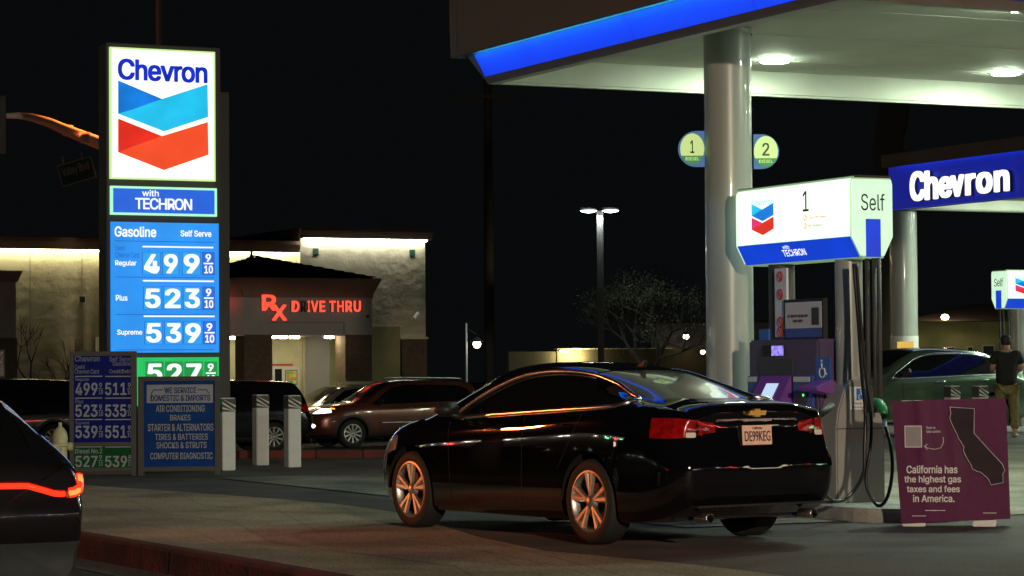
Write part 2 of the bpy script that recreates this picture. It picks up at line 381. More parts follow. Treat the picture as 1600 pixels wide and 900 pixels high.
# ------------------------------------------------------------------ ground
def sheet(name, mat, zf, xs, ys, keep=None, dz=0.0, kind='structure'):
    v = []; f = []; nx = len(xs); ny = len(ys)
    for y in ys:
        for x in xs: v.append((x, y, zf(x, y)+dz))
    for j in range(ny-1):
        for i in range(nx-1):
            if keep and not keep((xs[i]+xs[i+1])/2, (ys[j]+ys[j+1])/2): continue
            a = j*nx+i; f.append((a, a+1, a+nx+1, a+nx))
    me = bpy.data.meshes.new(name); me.from_pydata(v, [], f); me.update()
    bm = bmesh.new(); bm.from_mesh(me); bmesh.ops.delete(bm, geom=[q for q in bm.verts if not q.link_faces], context='VERTS'); bm.to_mesh(me); bm.free()
    o = link(name, me, mat); o['kind'] = kind
    return o
# kerb line, from far left to near right
K = [on_z(20, 818), on_z(145, 838), on_z(250, 855), on_z(400, 880), on_z(510, 900), on_z(640, 921)]
K = [Vector((p.x, p.y, 0)) for p in K]
K = [K[0] + (K[0]-K[1]).normalized()*26] + K
dirk = (K[-1]-K[-2]).normalized(); K.append(K[-1]+dirk*5.5); K.append(K[-1] + Vector((1, -.55, 0)).normalized()*6); K.append(K[-1]+Vector((1, -.15, 0))*40)
def side(px, py, line):
    # signed distance to the polyline, positive on its right-far side
    best = 1e9; sg = 1
    for a, b in zip(line, line[1:]):
        d = b-a; t = max(0, min(1, ((px-a.x)*d.x+(py-a.y)*d.y)/(d.x*d.x+d.y*d.y)))
        cx, cy = a.x+d.x*t, a.y+d.y*t; ds = math.hypot(px-cx, py-cy)
        if ds < best: best = ds; sg = 1 if (d.x*(py-a.y)-d.y*(px-a.x)) > 0 else -1
    return best*sg
def frange(a, b, s): return [a+s*i for i in range(int(round((b-a)/s))+1)]
gx = frange(-60, -14, 2)+frange(-13, 24, 1)+frange(26, 80, 3)
gy = frange(-30, 4, 2)+frange(5, 70, 1)+frange(73, 160, 3)
# lot: asphalt with the true slope, its street edge cut along the kerb line
def lot():
    bm = bmesh.new(); me = bpy.data.meshes.new('forecourt_asphalt')
    vs = [[bm.verts.new((x, y, gz(x, y))) for x in gx] for y in gy]
    for j in range(len(gy)-1):
        for i in range(len(gx)-1): bm.faces.new((vs[j][i], vs[j][i+1], vs[j+1][i+1], vs[j+1][i]))
    cut(bm, lambda c: side(c.x, c.y, K)-0.14, None)
    dead = [f for f in bm.faces if side(f.calc_center_median().x, f.calc_center_median().y, K) < 0.14]
    bmesh.ops.delete(bm, geom=dead, context='FACES')
    bm.to_mesh(me); bm.free(); return me
def cut(bm, fn, filt):
    faces = [f for f in bm.faces if filt is None or filt(f)]
    es = set(); vs = set()
    for f in faces:
        for e in f.edges: es.add(e)
        for v in f.verts: vs.add(v)
    val = {}
    for v in vs:
        q = fn(v.co); val[v] = q if abs(q) > 1e-6 else 1e-6
    newv = set(); touched = set()
    for e in list(es):
        a, b = e.verts; fa, fb = val[a], val[b]
        if fa*fb < 0:
            t = fa/(fa-fb)
            for f in e.link_faces: touched.add(f)
            ne, nv = bmesh.utils.edge_split(e, a, t)
            newv.add(nv)
    for f in list(touched):
        if not f.is_valid: continue
        for _ in range(3):
            z = [v for v in f.verts if v in newv]
            if len(z) != 2: break
            a, b = z
            if any(e.other_vert(a) is b for e in a.link_edges if e in f.edges): break
            try: bmesh.utils.face_split(f, a, b)
            except ValueError: pass
            break
o = link('forecourt', lot(), 'asphalt'); o['kind'] = 'structure'; o['label'] = 'dark asphalt forecourt and lot around the filling station'
sheet('ground', 'road', lambda x, y: -3.0, [-600, 600], [-300, 800])
def street():
    gxs = frange(-60, 50, 2); gys = frange(-30, 50, 2)
    bm = bmesh.new(); me = bpy.data.meshes.new('street')
    vs = [[bm.verts.new((x, y, -0.215)) for x in gxs] for y in gys]
    for j in range(len(gys)-1):
        for i in range(len(gxs)-1): bm.faces.new((vs[j][i], vs[j][i+1], vs[j+1][i+1], vs[j+1][i]))
    cut(bm, lambda c: side(c.x, c.y, K)-0.05, None)
    bmesh.ops.delete(bm, geom=[f for f in bm.faces if side(f.calc_center_median().x, f.calc_center_median().y, K) > 0.05], context='FACES')
    bm.to_mesh(me); bm.free(); return me
o = link('street', street(), 'road'); o['kind'] = 'structure'
def offs(line, d):
    out = []
    for i, p in enumerate(line):
        t = (line[min(i+1, len(line)-1)]-line[max(i-1, 0)]).normalized(); out.append(p + Vector((-t.y, t.x, 0))*d)
    return out
def dens(line, step):
    out = [line[0]]
    for a, b in zip(line, line[1:]):
        n = max(1, int((b-a).length/step))
        for i in range(1, n+1): out.append(a+(b-a)*i/n)
    return out
def ribbon(name, mat, line, prof, parent=None, smooth=False):   # prof: (offset, z) open strip
    m = MB(); L = [offs(line, d) for d, z in prof]; n = len(prof)
    for i in range(len(line)):
        for j in range(n): m.v.append((L[j][i].x, L[j][i].y, prof[j][1]))
    for i in range(len(line)-1):
        for j in range(n-1): m.f.append([i*n+j, i*n+j+1, (i+1)*n+j+1, (i+1)*n+j])
    return m.build(name, mat, parent, smooth=smooth)
KD = dens(K[:8], .5)
kerb = empty('kerb', (0, 0, 0)); kerb['kind'] = 'structure'; kerb['label'] = 'worn red painted kerb running along the street'
seg = 0; L = dens(K, 0.25); step = 12
for i in range(0, len(L)-1, step):
    part = L[i:i+step+1]
    if len(part) < 2: break
    a = part[0]+(part[1]-part[0])*.03; part = [a]+part[1:-1]+[part[-1]-(part[-1]-part[-2])*.03]
    far = (part[0].y > 45 or part[0].x > 12)
    ribbon('kerb_stone', 'kerb_red', part, [(-.03, -.22), (-.012, -.03), (.02, -.002), (.14, .006), (.17, -.1)], kerb, smooth='auto')
ribbon('gutter', 'gutter', L, [(-.42, -.209), (-.03, -.207)])['kind'] = 'structure'
# pavement: concrete slabs between kerb and asphalt
EDGE = [on_z(-60, 742), on_z(110, 757), on_z(300, 770), on_z(470, 783), on_z(600, 795), on_z(700, 825), on_z(800, 857), on_z(1040, 878), on_z(1225, 899), on_z(1400, 925), on_z(1600, 950)]
EDGE = [Vector((p.x, p.y, 0)) for p in EDGE]
pave = empty('pavement', (0, 0, 0)); pave['kind'] = 'structure'; pave['label'] = 'pale concrete driveway apron and pavement beside the red kerb'
def resample(line, n):
    ds = [0]
    for a, b in zip(line, line[1:]): ds.append(ds[-1]+(b-a).length)
    out = []
    for i in range(n+1):
        s = ds[-1]*i/n; k = 0
        while k < len(ds)-2 and ds[k+1] < s: k += 1
        out.append(line[k]+(line[k+1]-line[k])*((s-ds[k])/(ds[k+1]-ds[k])))
    return out
Ki = offs([K[0]+(K[1]-K[0])*.55]+K[1:9], .145)
ka = resample([Ki[0]]+Ki[1:], 22); ea = resample([EDGE[0]+Vector((-9, 16, 0))]+EDGE, 22)
rows = 4
for i in range(22):
    for j in range(rows):
        def P(ii, jj): return ka[ii]*(1-jj/rows)+ea[ii]*(jj/rows)
        q = [P(i, j), P(i+1, j), P(i+1, j+1), P(i, j+1)]
        c = sum(q, Vector())/4
        q = [p+(c-p).normalized()*0.007 for p in q]
        m = MB(); dzj = .004+random.random()*.003
        sub = 4
        def Q(a, b):
            p = (q[0]*(1-a)+q[1]*a)*(1-b)+(q[3]*(1-a)+q[2]*a)*b
            return (p.x, p.y, gz(p.x, p.y)+dzj)
        for a in range(sub+1):
            for b in range(sub+1): m.v.append(Q(a/sub, b/sub))
        for a in range(sub):
            for b in range(sub): m.f.append([a*(sub+1)+b, (a+1)*(sub+1)+b, (a+1)*(sub+1)+b+1, a*(sub+1)+b+1])
        m.build('slab', 'concrete', pave, recalc=False)
# forecourt concrete around pump islands
def fc_keep(x, y): return True
def slabgrid(name, o3, ang, nx, ny, sx, sy, mat, dz):
    root = empty(name, (0, 0, 0)); root['kind'] = 'structure'
    X = Vector((math.cos(ang), math.sin(ang), 0)); Y = Vector((-math.sin(ang), math.cos(ang), 0))
    for i in range(nx):
        for j in range(ny):
            m = MB(); g = .006; sub = 3
            for a in range(sub+1):
                for b in range(sub+1):
                    p = o3+X*(i*sx+g+(sx-2*g)*a/sub)+Y*(j*sy+g+(sy-2*g)*b/sub); m.v.append((p.x, p.y, gz(p.x, p.y)+dz))
            for a in range(sub):
                for b in range(sub): m.f.append([a*(sub+1)+b, (a+1)*(sub+1)+b, (a+1)*(sub+1)+b+1, a*(sub+1)+b+1])
            m.build('slab', mat, root, recalc=False)
    return root
# placed in the canopy frame: x towards viewer, y along B
C0 = Vector((-0.26, 29.6, 0)); XL = -AD; YL = BD
def CL(x, y, z=0): return C0 + XL*x + YL*y + Vector((0, 0, z))
slabgrid('fuelling_apron', CL(-6, -1.2, 0), X_ANG, 3, 6, 4.2, 3.6, 'forecourt', .010)['label'] = 'light concrete slabs under the filling station canopy'

# ------------------------------------------------------------------ logo
def chevrons(pl, mats, parent, F, y, th=.004, flip=False):
    # F(px, py) -> local (u, z) ; unit logo given in pixels of the big sign
    parts = [('logo_chevron', mats[0], [(183.5, 126), (252, 155), (207, 171), (183.5, 178)]),
             ('logo_chevron', mats[1], [(252, 155), (323, 132), (324, 183), (255, 205.5), (183.5, 178), (207, 171)]),
             ('logo_chevron', mats[2], [(183.5, 185.5), (252, 213), (207, 229), (183.5, 238)]),
             ('logo_chevron', mats[3], [(252, 213), (323.5, 191), (324.5, 242), (255, 266), (183.5, 238), (207, 229)])]
    for nm, m, pts in parts:
        q = [F(*p) for p in pts]
        if flip: q = [(-a, b) for a, b in q]
        MB().prism(q, 'y', -y if flip else y, (-y-th) if flip else y+th).build(nm, m, parent)

# ------------------------------------------------------------------ tall price pylon
pyl_o = at(170, 737, 36.6); pyl_o.z = 0
pyl = empty('price_pylon', pyl_o, B_ANG, 'tall lit sign pylon with red and blue chevron emblem over gasoline prices', 'sign')
P1 = Plane(pyl_o, B_ANG)
def pb(*a): return P1.box(*a)
uL = P1(172, 300)[0]; uR = P1(344, 300)[0]; zt = P1(170, 66)[1]
box('frame', 'steel_dark', pyl, uL-.045, .02, 0, uR+.02, .42, zt, bevel=.01)
pu0, _ = P1(338, 400, -.5); pu1, pzt = P1(356, 145, -.5)
box('post', 'steel_dark', pyl, pu0, .45, 0, pu1, .70, pzt)
def lit_panel(name, mat, b, rim=None, rw=.03, y=-.03):
    x0, z0, x1, z1 = b
    p = box(name, mat, pyl, x0+rw*.9, y, z0+rw*.9, x1-rw*.9, .018, z1-rw*.9)
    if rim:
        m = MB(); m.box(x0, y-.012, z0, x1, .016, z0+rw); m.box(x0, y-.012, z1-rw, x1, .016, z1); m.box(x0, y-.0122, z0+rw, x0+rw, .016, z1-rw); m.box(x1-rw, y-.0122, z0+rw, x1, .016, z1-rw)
        m.build('edge_glow_rim', rim, p)  # glowing border paints the light's greenish falloff at the panel edge
    return p
b = (P1(171, 180)[0], P1(252, 281.5)[1], P1(335, 180)[0], P1(252, 77.5)[1])
pn = lit_panel('logo_panel', 'sign_white', b, 'rim_glow', .024)
text('Chevron', 'logo_navy', pn, (P1(183, 108)[0], P1(252, 128)[1], P1(323, 108)[0], P1(252, 94.5)[1]), -.036, bold=.042, space=.95)
chevrons(P1, ['logo_blue', 'logo_cyan', 'logo_red', 'logo_orange'], pn, lambda x, y: P1(x, y), -.036)
b = pb(172, 292.5, 337.5, 337)
pn = lit_panel('additive_panel', 'sign_blue2', b, 'rim_glow2', .032)
text('with', 'digit_white', pn, pb(221, 297, 247, 307), -.036, bold=.02)
text('TECHRON', 'digit_white', pn, pb(210, 310, 299, 328), -.036, bold=.025, space=.9)
b = (P1(173, 450)[0], P1(256, 551)[1], P1(341, 450)[0], P1(256, 348)[1])
pn = lit_panel('price_panel', 'sign_blue', b, None, .0)
text('Gasoline', 'digit_white', pn, pb(178, 354, 243, 370.5), -.036, bold=.03)
text('Self Serve', 'digit_white', pn, pb(281, 360, 329, 370), -.036, bold=.03)
text('Cash/', 'faint_ink', pn, pb(179, 384, 195, 392), -.036, bold=.01)
text('Chevron Card', 'faint_ink', pn, pb(179, 394, 216, 403), -.036, bold=.01)
def seam(y, x0=179, x1=333):
    q = pb(x0, y, x1, y+1.2); box('seam', 'tile_edge', pn, q[0], -.034, q[1], q[2], -.028, q[3])
for y in (377, 433, 491, 546): seam(y)
def price_row(lab, lb, digs, top, x0s, parent=None, tile='tile_blue', tile2='tile_blue_dark', clip=None):
    par = parent or pn
    if lab: text(lab, 'digit_white', par, pb(*lb), -.036, bold=.025)
    for k, (dch, (xa, xb)) in enumerate(zip(digs, x0s)):
        q = pb(xa, top, xb, top+35)
        t = box('price_tile', tile if k < 3 else tile2, par, q[0], -.046, q[1], q[2], -.030, q[3])
        e = MB(); w_ = .006; e.box(q[0]-w_, -.050, q[1]-w_, q[2]+w_, -.034, q[1]); e.box(q[0]-w_, -.050, q[3], q[2]+w_, -.034, q[3]+w_); e.box(q[0]-w_, -.0502, q[1], q[0], -.034, q[3]); e.box(q[2], -.0502, q[1], q[2]+w_, -.034, q[3])
        e.build('tile_frame', 'tile_edge' if tile == 'tile_blue' else 'tile_green', par)
        if k < 3:
            pad = 4.5 if dch == '1' else 2.5
            text(dch, 'digit_white', par, pb(xa+pad-.5, top+2.5, xb-pad+1, top+33), -.050, name='digit', bold=.045)
        else:
            text('9', 'digit_white', par, pb(xa+4.5, top+2.5, xb-5, top+14.5), -.050, name='digit', bold=.04)
            r = pb(xa+1.5, top+16.3, xb-1.5, top+18.6); box('fraction_bar', 'digit_white', par, r[0], -.050, r[1], r[2], -.047, r[3])
            text('10', 'digit_white', par, pb(xa+2.5, top+20.5, xb-2, top+33), -.050, name='digit', bold=.04)
def bar(x0, y, x1, par=None, h=2.4):
    q = pb(x0, y, x1, y+h); box('price_bar', 'digit_white', par or pn, q[0], -.036, q[1], q[2], -.031, q[3])
bar(221.5, 385, 332); price_row('Regular', (179, 407, 212, 417), '4999', 394.5, [(221.5, 249), (252.5, 277.5), (283.5, 311.5), (315, 333)])
bar(222, 438, 333); price_row('Plus', (180, 461, 198, 470), '5239', 448.5, [(223, 250.5), (254, 282), (285, 312), (315.5, 333.5)])
bar(223.5, 493, 334); price_row('Supreme', (182, 515, 221, 525), '5399', 502.5, [(225, 252), (256, 283), (286, 313.5), (316.5, 335)])
b = (P1(173, 600)[0], P1(256, 634)[1], P1(341, 600)[0], P1(256, 558.5)[1])
pg = lit_panel('diesel_panel', 'sign_green', b, None, .0)
price_row(None, None, '5279', 565.5, [(226.5, 253.5), (257, 284), (287.5, 314.5), (318.5, 337)], parent=pg, tile='tile_green', tile2='tile_green')

# ------------------------------------------------------------------ the two boards at its foot
b1o = at(110, 736, 35.6); b1o.z = 0; b1 = empty('price_board', b1o, math.radians(3), 'low unlit price board listing cash and credit prices, grey frame', 'sign')
PB = Plane(b1o, math.radians(3))
q = PB.box(109, 549, 213, 738)
m = MB(); fw = .055
box('backing', 'steel_grey', b1, 0, .03, .02, q[2], .09, q[3]-.01)
for nm, r in (('frame', (q[0], 0, q[0]+.058, q[3])), ('frame', (q[2]-.07, 0, q[2], q[3]))): box(nm, 'steel_grey', b1, r[0], -.03, r[1], r[2], .11, r[3])
for y0, y1 in ((549, 556), (691, 696.5), (731, 737)):
    r = PB.box(115, y0, 208, y1); box('rail', 'steel_grey', b1, q[0]+.058, -.028, max(0.01, r[1]), q[2]-.07, .1, r[3])
r = PB.box(115, 556, 208, 691); box('blue_panel', 'board_blue', b1, r[0], -.012, r[1], r[2], .028, r[3])
r = PB.box(115, 696.5, 208, 731); box('green_panel', 'board_green', b1, r[0], -.012, r[1], r[2], .028, r[3])
def t1(s, mat, *bx, bold=.02, nm='lettering'): text(s, mat, b1, PB.box(*bx), -.017, bold=bold, name=nm)
t1('Chevron', 'board_faint', 117, 556, 156, 565, bold=.03)
t1('Self Serve', 'board_faint', 171, 557, 206, 565); t1('Gasoline', 'board_faint', 176, 564.5, 206, 571.5)
t1('Cash/', 'board_white', 117, 570, 133, 577, bold=0); t1('Chevron Card', 'board_white', 117, 577, 154.5, 584, bold=0); t1('Credit/Debit', 'board_white', 171, 577, 206, 584, bold=0)
for lab, y0, a, c, yb in (('Regular', 590, '499', '511', 588), ('Plus', 624, '523', '535', 622), ('Supreme', 658, '539', '551', 655.5)):
    for xa, xb in ((117.5, 160), (164.5, 206.5)):
        r = PB.box(xa, yb-.8, xb, yb+.8); box('price_bar', 'board_white', b1, r[0], -.016, r[1], r[2], -.012, r[3])
    t1(lab, 'board_faint', 118, y0, 118+len(lab)*3.1, y0+6.5)
    dy = 8 if lab != 'Supreme' else 7
    t1(a, 'board_white', 118, y0+dy, 152.5, y0+dy+19.5, bold=.03, nm='digits'); t1(c, 'board_white', 164.5, y0+dy, 197.5, y0+dy+19.5, bold=.03, nm='digits')
    for xa in (155, 200):
        t1('9', 'board_white', xa, y0+dy, xa+4.5, y0+dy+8, nm='digits'); t1('10', 'board_white', xa-.5, y0+dy+11, xa+6, y0+dy+18, nm='digits')
        r = PB.box(xa-1, y0+dy+9, xa+6, y0+dy+9.9); box('fraction_bar', 'board_white', b1, r[0], -.016, r[1], r[2], -.012, r[3])
for xa, xb in ((117.5, 160), (164.5, 206.5)):
    r = PB.box(xa, 697.5, xb, 699); box('price_bar', 'board_white', b1, r[0], -.016, r[1], r[2], -.012, r[3])
t1('Diesel No.2', 'board_white', 117.5, 701, 160, 708.5)
t1('527', 'board_white', 118, 712, 152.5, 730, bold=.03, nm='digits'); t1('539', 'board_white', 164.5, 712, 198.5, 730, bold=.03, nm='digits')
for xa in (155, 200.5):
    t1('9', 'board_white', xa, 711, xa+4.5, 718, nm='digits'); t1('10', 'board_white', xa-.5, 721, xa+5.5, 728, nm='digits')
    r = PB.box(xa-1, 719, xa+6, 719.9); box('fraction_bar', 'board_white', b1, r[0], -.016, r[1], r[2], -.012, r[3])

b2o = at(216, 740, 35.7); b2o.z = 0; b2 = empty('service_board', b2o, math.radians(2), 'low blue board listing car repair services at the pylon foot', 'sign')
PS = Plane(b2o, math.radians(2))
q = PS.box(216, 588, 342, 739)
box('backing', 'steel_grey', b2, .02, .03, .06, q[2], .09, q[3]-.01)
for x0, x1 in ((216, 225), (336, 343)):
    r = PS.box(x0, 588, x1, 740); box('post', 'steel_grey', b2, r[0], -.035, 0, r[2], .11, q[3])
for y0, y1 in ((588, 595), (729, 736)):
    r = PS.box(225, y0, 336, y1); box('rail', 'steel_grey', b2, r[0], -.03, r[1], r[2], .1, r[3])
r = PS.box(225, 595, 336, 729); box('blue_panel', 'board_blue2', b2, r[0], -.012, r[1], r[2], .028, r[3])
r = PS.box(229.5, 601, 333, 629.5); box('header_panel', 'board_white', b2, r[0], -.018, r[1], r[2], -.0125, r[3])
def t2(s, mat, *bx, bold=.025): text(s, mat, b2, PS.box(*bx), -.022, bold=bold)
t2('WE SERVICE', 'board_blue2', 257, 605, 307, 614.5); t2('DOMESTIC & IMPORTS', 'board_blue2', 235.5, 617, 328.5, 626.5)
for run in (((236.5, 616), (240, 609.5), (254.5, 609.3)), ((326.5, 614.5), (323, 609), (309, 609.2))):
    MB().tube([(PS(*a)[0], -.02, PS(*a)[1]) for a in run], .006, 4).build('rule_line', 'board_blue2', b2)
for s, x0, y0, x1, y1 in (('AIR CONDITIONING', 244, 633, 320, 643.5), ('BRAKES', 266, 648, 298, 657), ('STARTER & ALTERNATORS', 231, 662, 333.5, 673.5), ('TIRES & BATTERIES', 242.5, 677.5, 325, 687.5), ('SHOCKS & STRUTS', 244.5, 690.5, 323, 700.5), ('COMPUTER DIAGNOSTIC', 235, 707, 332.5, 717.5)):
    t2(s, 'board_white', x0, y0, x1, y1)
# ------------------------------------------------------------------ bollards
def bollard(px, base_y, top_y, z, label, wpx=21, group='white striped square bollards', stripe=True):
    p = on_z(px, base_y, z); s = p.y/4000
    wd = .20
    e = empty('bollard', p, B_ANG, label, 'bollard', group)
    h = (base_y-top_y)*s
    MB().box(-wd/2, 0, 0, wd/2, wd, h).build('sleeve', 'white_paint', e, bevel=.008)
    if stripe:
        box('reflective_band', 'steel_grey', e, -wd/2-.003, -.004, h-.20, wd/2+.003, wd+.003, h-.012)
        for k in range(3):
            z0 = h-.20+.0+k*.075-.06; pts = []
            for u, zz in ((-wd/2, z0+.10), (-wd/2, z0+.128), (wd/2, z0+.0), (wd/2, z0-.028)):
                pts.append((u, min(h-.014, max(h-.198, zz))))
            MB().prism(pts, 'y', -.0065, -.0042).build('stripe', 'white_paint', e)
    return e
bollard(358, 735, 622, 0, 'white striped bollard right beside the blue service board')
bollard(411, 727, 617, 0, 'white striped bollard in the middle between its two neighbours')
bollard(461, 730, 618, 0, 'white striped bollard nearest to the black sedan')
bollard(1494, 688, 603, .15, 'bollard behind the purple banner, beside the green car rear door')
bollard(1538, 688, 603, .15, 'bollard behind the purple banner top edge, next to the man')
# ------------------------------------------------------------------ hydrant
hy = on_z(95, 741, 0); hp = on_z(95, 722, 0)
hyd = empty('fire_hydrant', Vector((at(94, 700, 34.6).x, 34.6, 0)), 0, 'cream painted fire hydrant left of the low price board', 'hydrant')
k = hyd.location.y/4000*70/.78
MB().lathe([(.0, 0), (.14, 0), (.14, .03), (.10, .04), (.095, .12), (.095, .42), (.12, .43), (.12, .46), (.10, .47), (.105, .52), (.09, .60), (.05, .66), (.025, .68), (.025, .73), (0, .73)], n=20).build('barrel', 'hydrant', hyd, smooth='auto')
MB().lathe([(0, -.20), (.065, -.20), (.07, -.13), (.055, -.12), (.055, 0)], axis='y', n=16, o=(-.02, 0, .40)).build('outlet', 'hydrant', hyd, smooth='auto')
for sx in (-1, 1):
    MB().lathe([(0, sx*.17), (.05, sx*.17), (.055, sx*.12), (.045, sx*.11), (.045, 0)], axis='x', n=14, o=(0, 0, .42)).build('outlet', 'hydrant', hyd, smooth='auto')
hyd.scale = (1, 1, 1.05)
# ------------------------------------------------------------------ kerb strip behind the bollards
m = MB(); a = on_z(60, 716, 0) ; c = on_z(640, 714, 0)
isl = empty('planter_kerb', (0, 0, 0)); isl['kind'] = 'structure'; isl['label'] = 'long low kerb between the forecourt and the street behind'
for i in range(8):
    p0 = a+(c-a)*(i/8+.001); p1 = a+(c-a)*((i+1)/8-.001)
    p0.z = gz(p0.x, p0.y)-.02; p1.z = gz(p1.x, p1.y)-.02
    MB().add([(p0.x, p0.y, p0.z), (p1.x, p1.y, p1.z), (p1.x, p1.y+.16, p1.z), (p0.x, p0.y+.16, p0.z), (p0.x, p0.y, p0.z+.15), (p1.x, p1.y, p1.z+.15), (p1.x, p1.y+.16, p1.z+.15), (p0.x, p0.y+.16, p0.z+.15)],
             [(0, 3, 2, 1), (4, 5, 6, 7), (0, 1, 5, 4), (1, 2, 6, 5), (2, 3, 7, 6), (3, 0, 4, 7)]).build('kerb_stone', 'kerb_red', isl, bevel=.015)
# ------------------------------------------------------------------ canopy
LX, LY, ZB, ZS = 7.45, 13.5, 4.75, 5.05
can = empty('station_canopy', C0, X_ANG, 'large filling station canopy with glowing blue band and brown fascia', 'canopy')
# outward profile (outset, z)
PR = [(0.0, ZB), (0.015, ZB+.035), (.185, ZB+.335), (.19, ZB+.43), (.30, ZB+.43), (.30, ZB+.322), (.325, ZB+.323), (.335, ZB+.75), (.335, ZB+1.3), (.34, ZB+2.0), (.30, ZB+2.06), (.1, ZB+2.06)]
def corner(o, i):
    return [(-o, -o), (LX+o, -o), (LX+o, LY+o), (-o, LY+o)][i]
m = MB(); base = 0
for (o_, z) in PR:
    for i in range(4): x, y = corner(o_, i); m.v.append((x, y, z))
for j in range(len(PR)-1):
    for i in range(4): m.f.append([j*4+i, j*4+(i+1) % 4, (j+1)*4+(i+1) % 4, (j+1)*4+i])
m.build('fascia_core', 'fascia_edge', can, recalc=False)
# brown upper panels, long side facing the street
def fpanel(name, mat, x0, x1, zo, side_='front', lift=.012):
    m = MB()
    for x in (x0, x1):
        for (o_, z) in zo:
            m.v.append((x, -o_-lift, z) if side_ == 'front' else (LX+o_+lift, x, z) if side_ == 'near' else (-o_-lift, x, z))
    n = len(zo)
    for j in range(n-1): m.f.append([j, j+1, n+j+1, n+j])
    return m.build(name, mat, can, recalc=False)
up = PR[6:10]; bandp = [(0.04, ZB+.080), (.18, ZB+.325)]
xs = [-.22+.13, 1.0, 3.4, 5.8, 7.6]
for a, c in zip(xs, xs[1:]): fpanel('fascia_panel', 'fascia_brown', a+.004, c-.004, up)
for a, c in zip([-.1, 2.3, 4.7, 7.1, 9.5, 11.9], [2.3, 4.7, 7.1, 9.5, 11.9, 13.7]):
    fpanel('fascia_panel', 'fascia_brown', a+.004, c-.004, up, 'near'); fpanel('fascia_panel', 'fascia_brown', a+.004, c-.004, up, 'far')
xs = [.03, 1.276, 3.66, 6.04, 7.42]
for a, c in zip(xs, xs[1:]): fpanel('blue_band_panel', 'blue_band', a+.004, c-.004, bandp, lift=.014)
for a, c in zip([0, 2.4, 4.8, 7.2, 9.6, 12.0], [2.4, 4.8, 7.2, 9.6, 12.0, 13.5]): fpanel('blue_band_panel', 'blue_band_off', a+.004, c-.004, bandp, 'near', .014)
for a, c in zip(xs, xs[1:]):
    box('led_strip', 'led_blue', can, a+.03, -.292, ZB+.405, c-.03, -.260, ZB+.42)
# lip underside and inner faces
m = MB()
m.box(0, 0, ZB, LX, .12, ZB+.03); m.box(0, LY-.12, ZB, LX, LY, ZB+.03)
m.box(0, .12, ZB+.0005, .07, LY-.12, ZB+.03); m.box(LX-.12, .12, ZB+.0005, LX, LY-.12, ZB+.03)
m.build('lip', 'soffit', can)
m = MB()
m.box(.06, .10, ZB+.03, .09, LY-.1, ZS+.02)                 # far inner face
m.add([(LX-.12, .10, ZB+.01), (LX-.12, LY-.1, ZB+.01), (LX-.45, LY-.1, ZS-.02), (LX-.45, .10, ZS-.02)], [(0, 1, 2, 3)])
m.box(.09, .10, ZB+.03, LX-.12, .125, ZS+.02)
m.build('inner_border', 'soffit', can)
m = MB(); m.box(2.9, .42, ZS-.10, LX-.5, .78, ZS-.004); m.build('beam', 'soffit', can)
for i in range(7):
    x0 = .09+(LX-.45-.09)*i/7; x1 = .09+(LX-.45-.09)*(i+1)/7
    box('soffit_panel', 'soffit', can, x0+.006, .125, ZS+(.004 if i % 2 else 0), x1-.006, LY-.1, ZS+.03)
box('deck', 'fascia_edge', can, .0, .0, ZS+.05, LX, LY, ZS+.09)
for i, lx in enumerate((1.17, 5.9)):
    for j, ly in enumerate((3.17, 6.5, 9.8)):
        e = MB().lathe([(.172, ZS-.022), (.19, ZS-.018), (.195, ZS-.001)], n=28).build('light_housing', 'steel_grey', can, smooth=True, loc=(lx, ly, 0))
        MB().lathe([(0, ZS-.040), (.09, ZS-.038), (.155, ZS-.032), (.17, ZS-.020)], n=28).build('light_lens', 'down_light', e, smooth=True)
# columns
def column_at(p, r, h, label, z0=0):
    e = empty('canopy_column', (p.x, p.y, z0), X_ANG, label, 'column')
    MB().lathe([(r, 0), (r, h)], n=48, cap=True).build('shaft', 'column_paint', e, smooth='auto')
    MB().lathe([(r+.02, h-.06), (r+.02, h-.005)], n=32).build('collar', 'white_metal', e, smooth=True)
    m = MB(); m.box(-r-.03, -.05, .15, -r+.02, .05, h-.35); m.build('conduit', 'white_metal', e, bevel=.008)
    return e
cp = at(1141, 560, 27.2)
colm = column_at(cp, .252, ZS, 'thick round white canopy column behind the lit pump sign')
cd_ = bpy.data
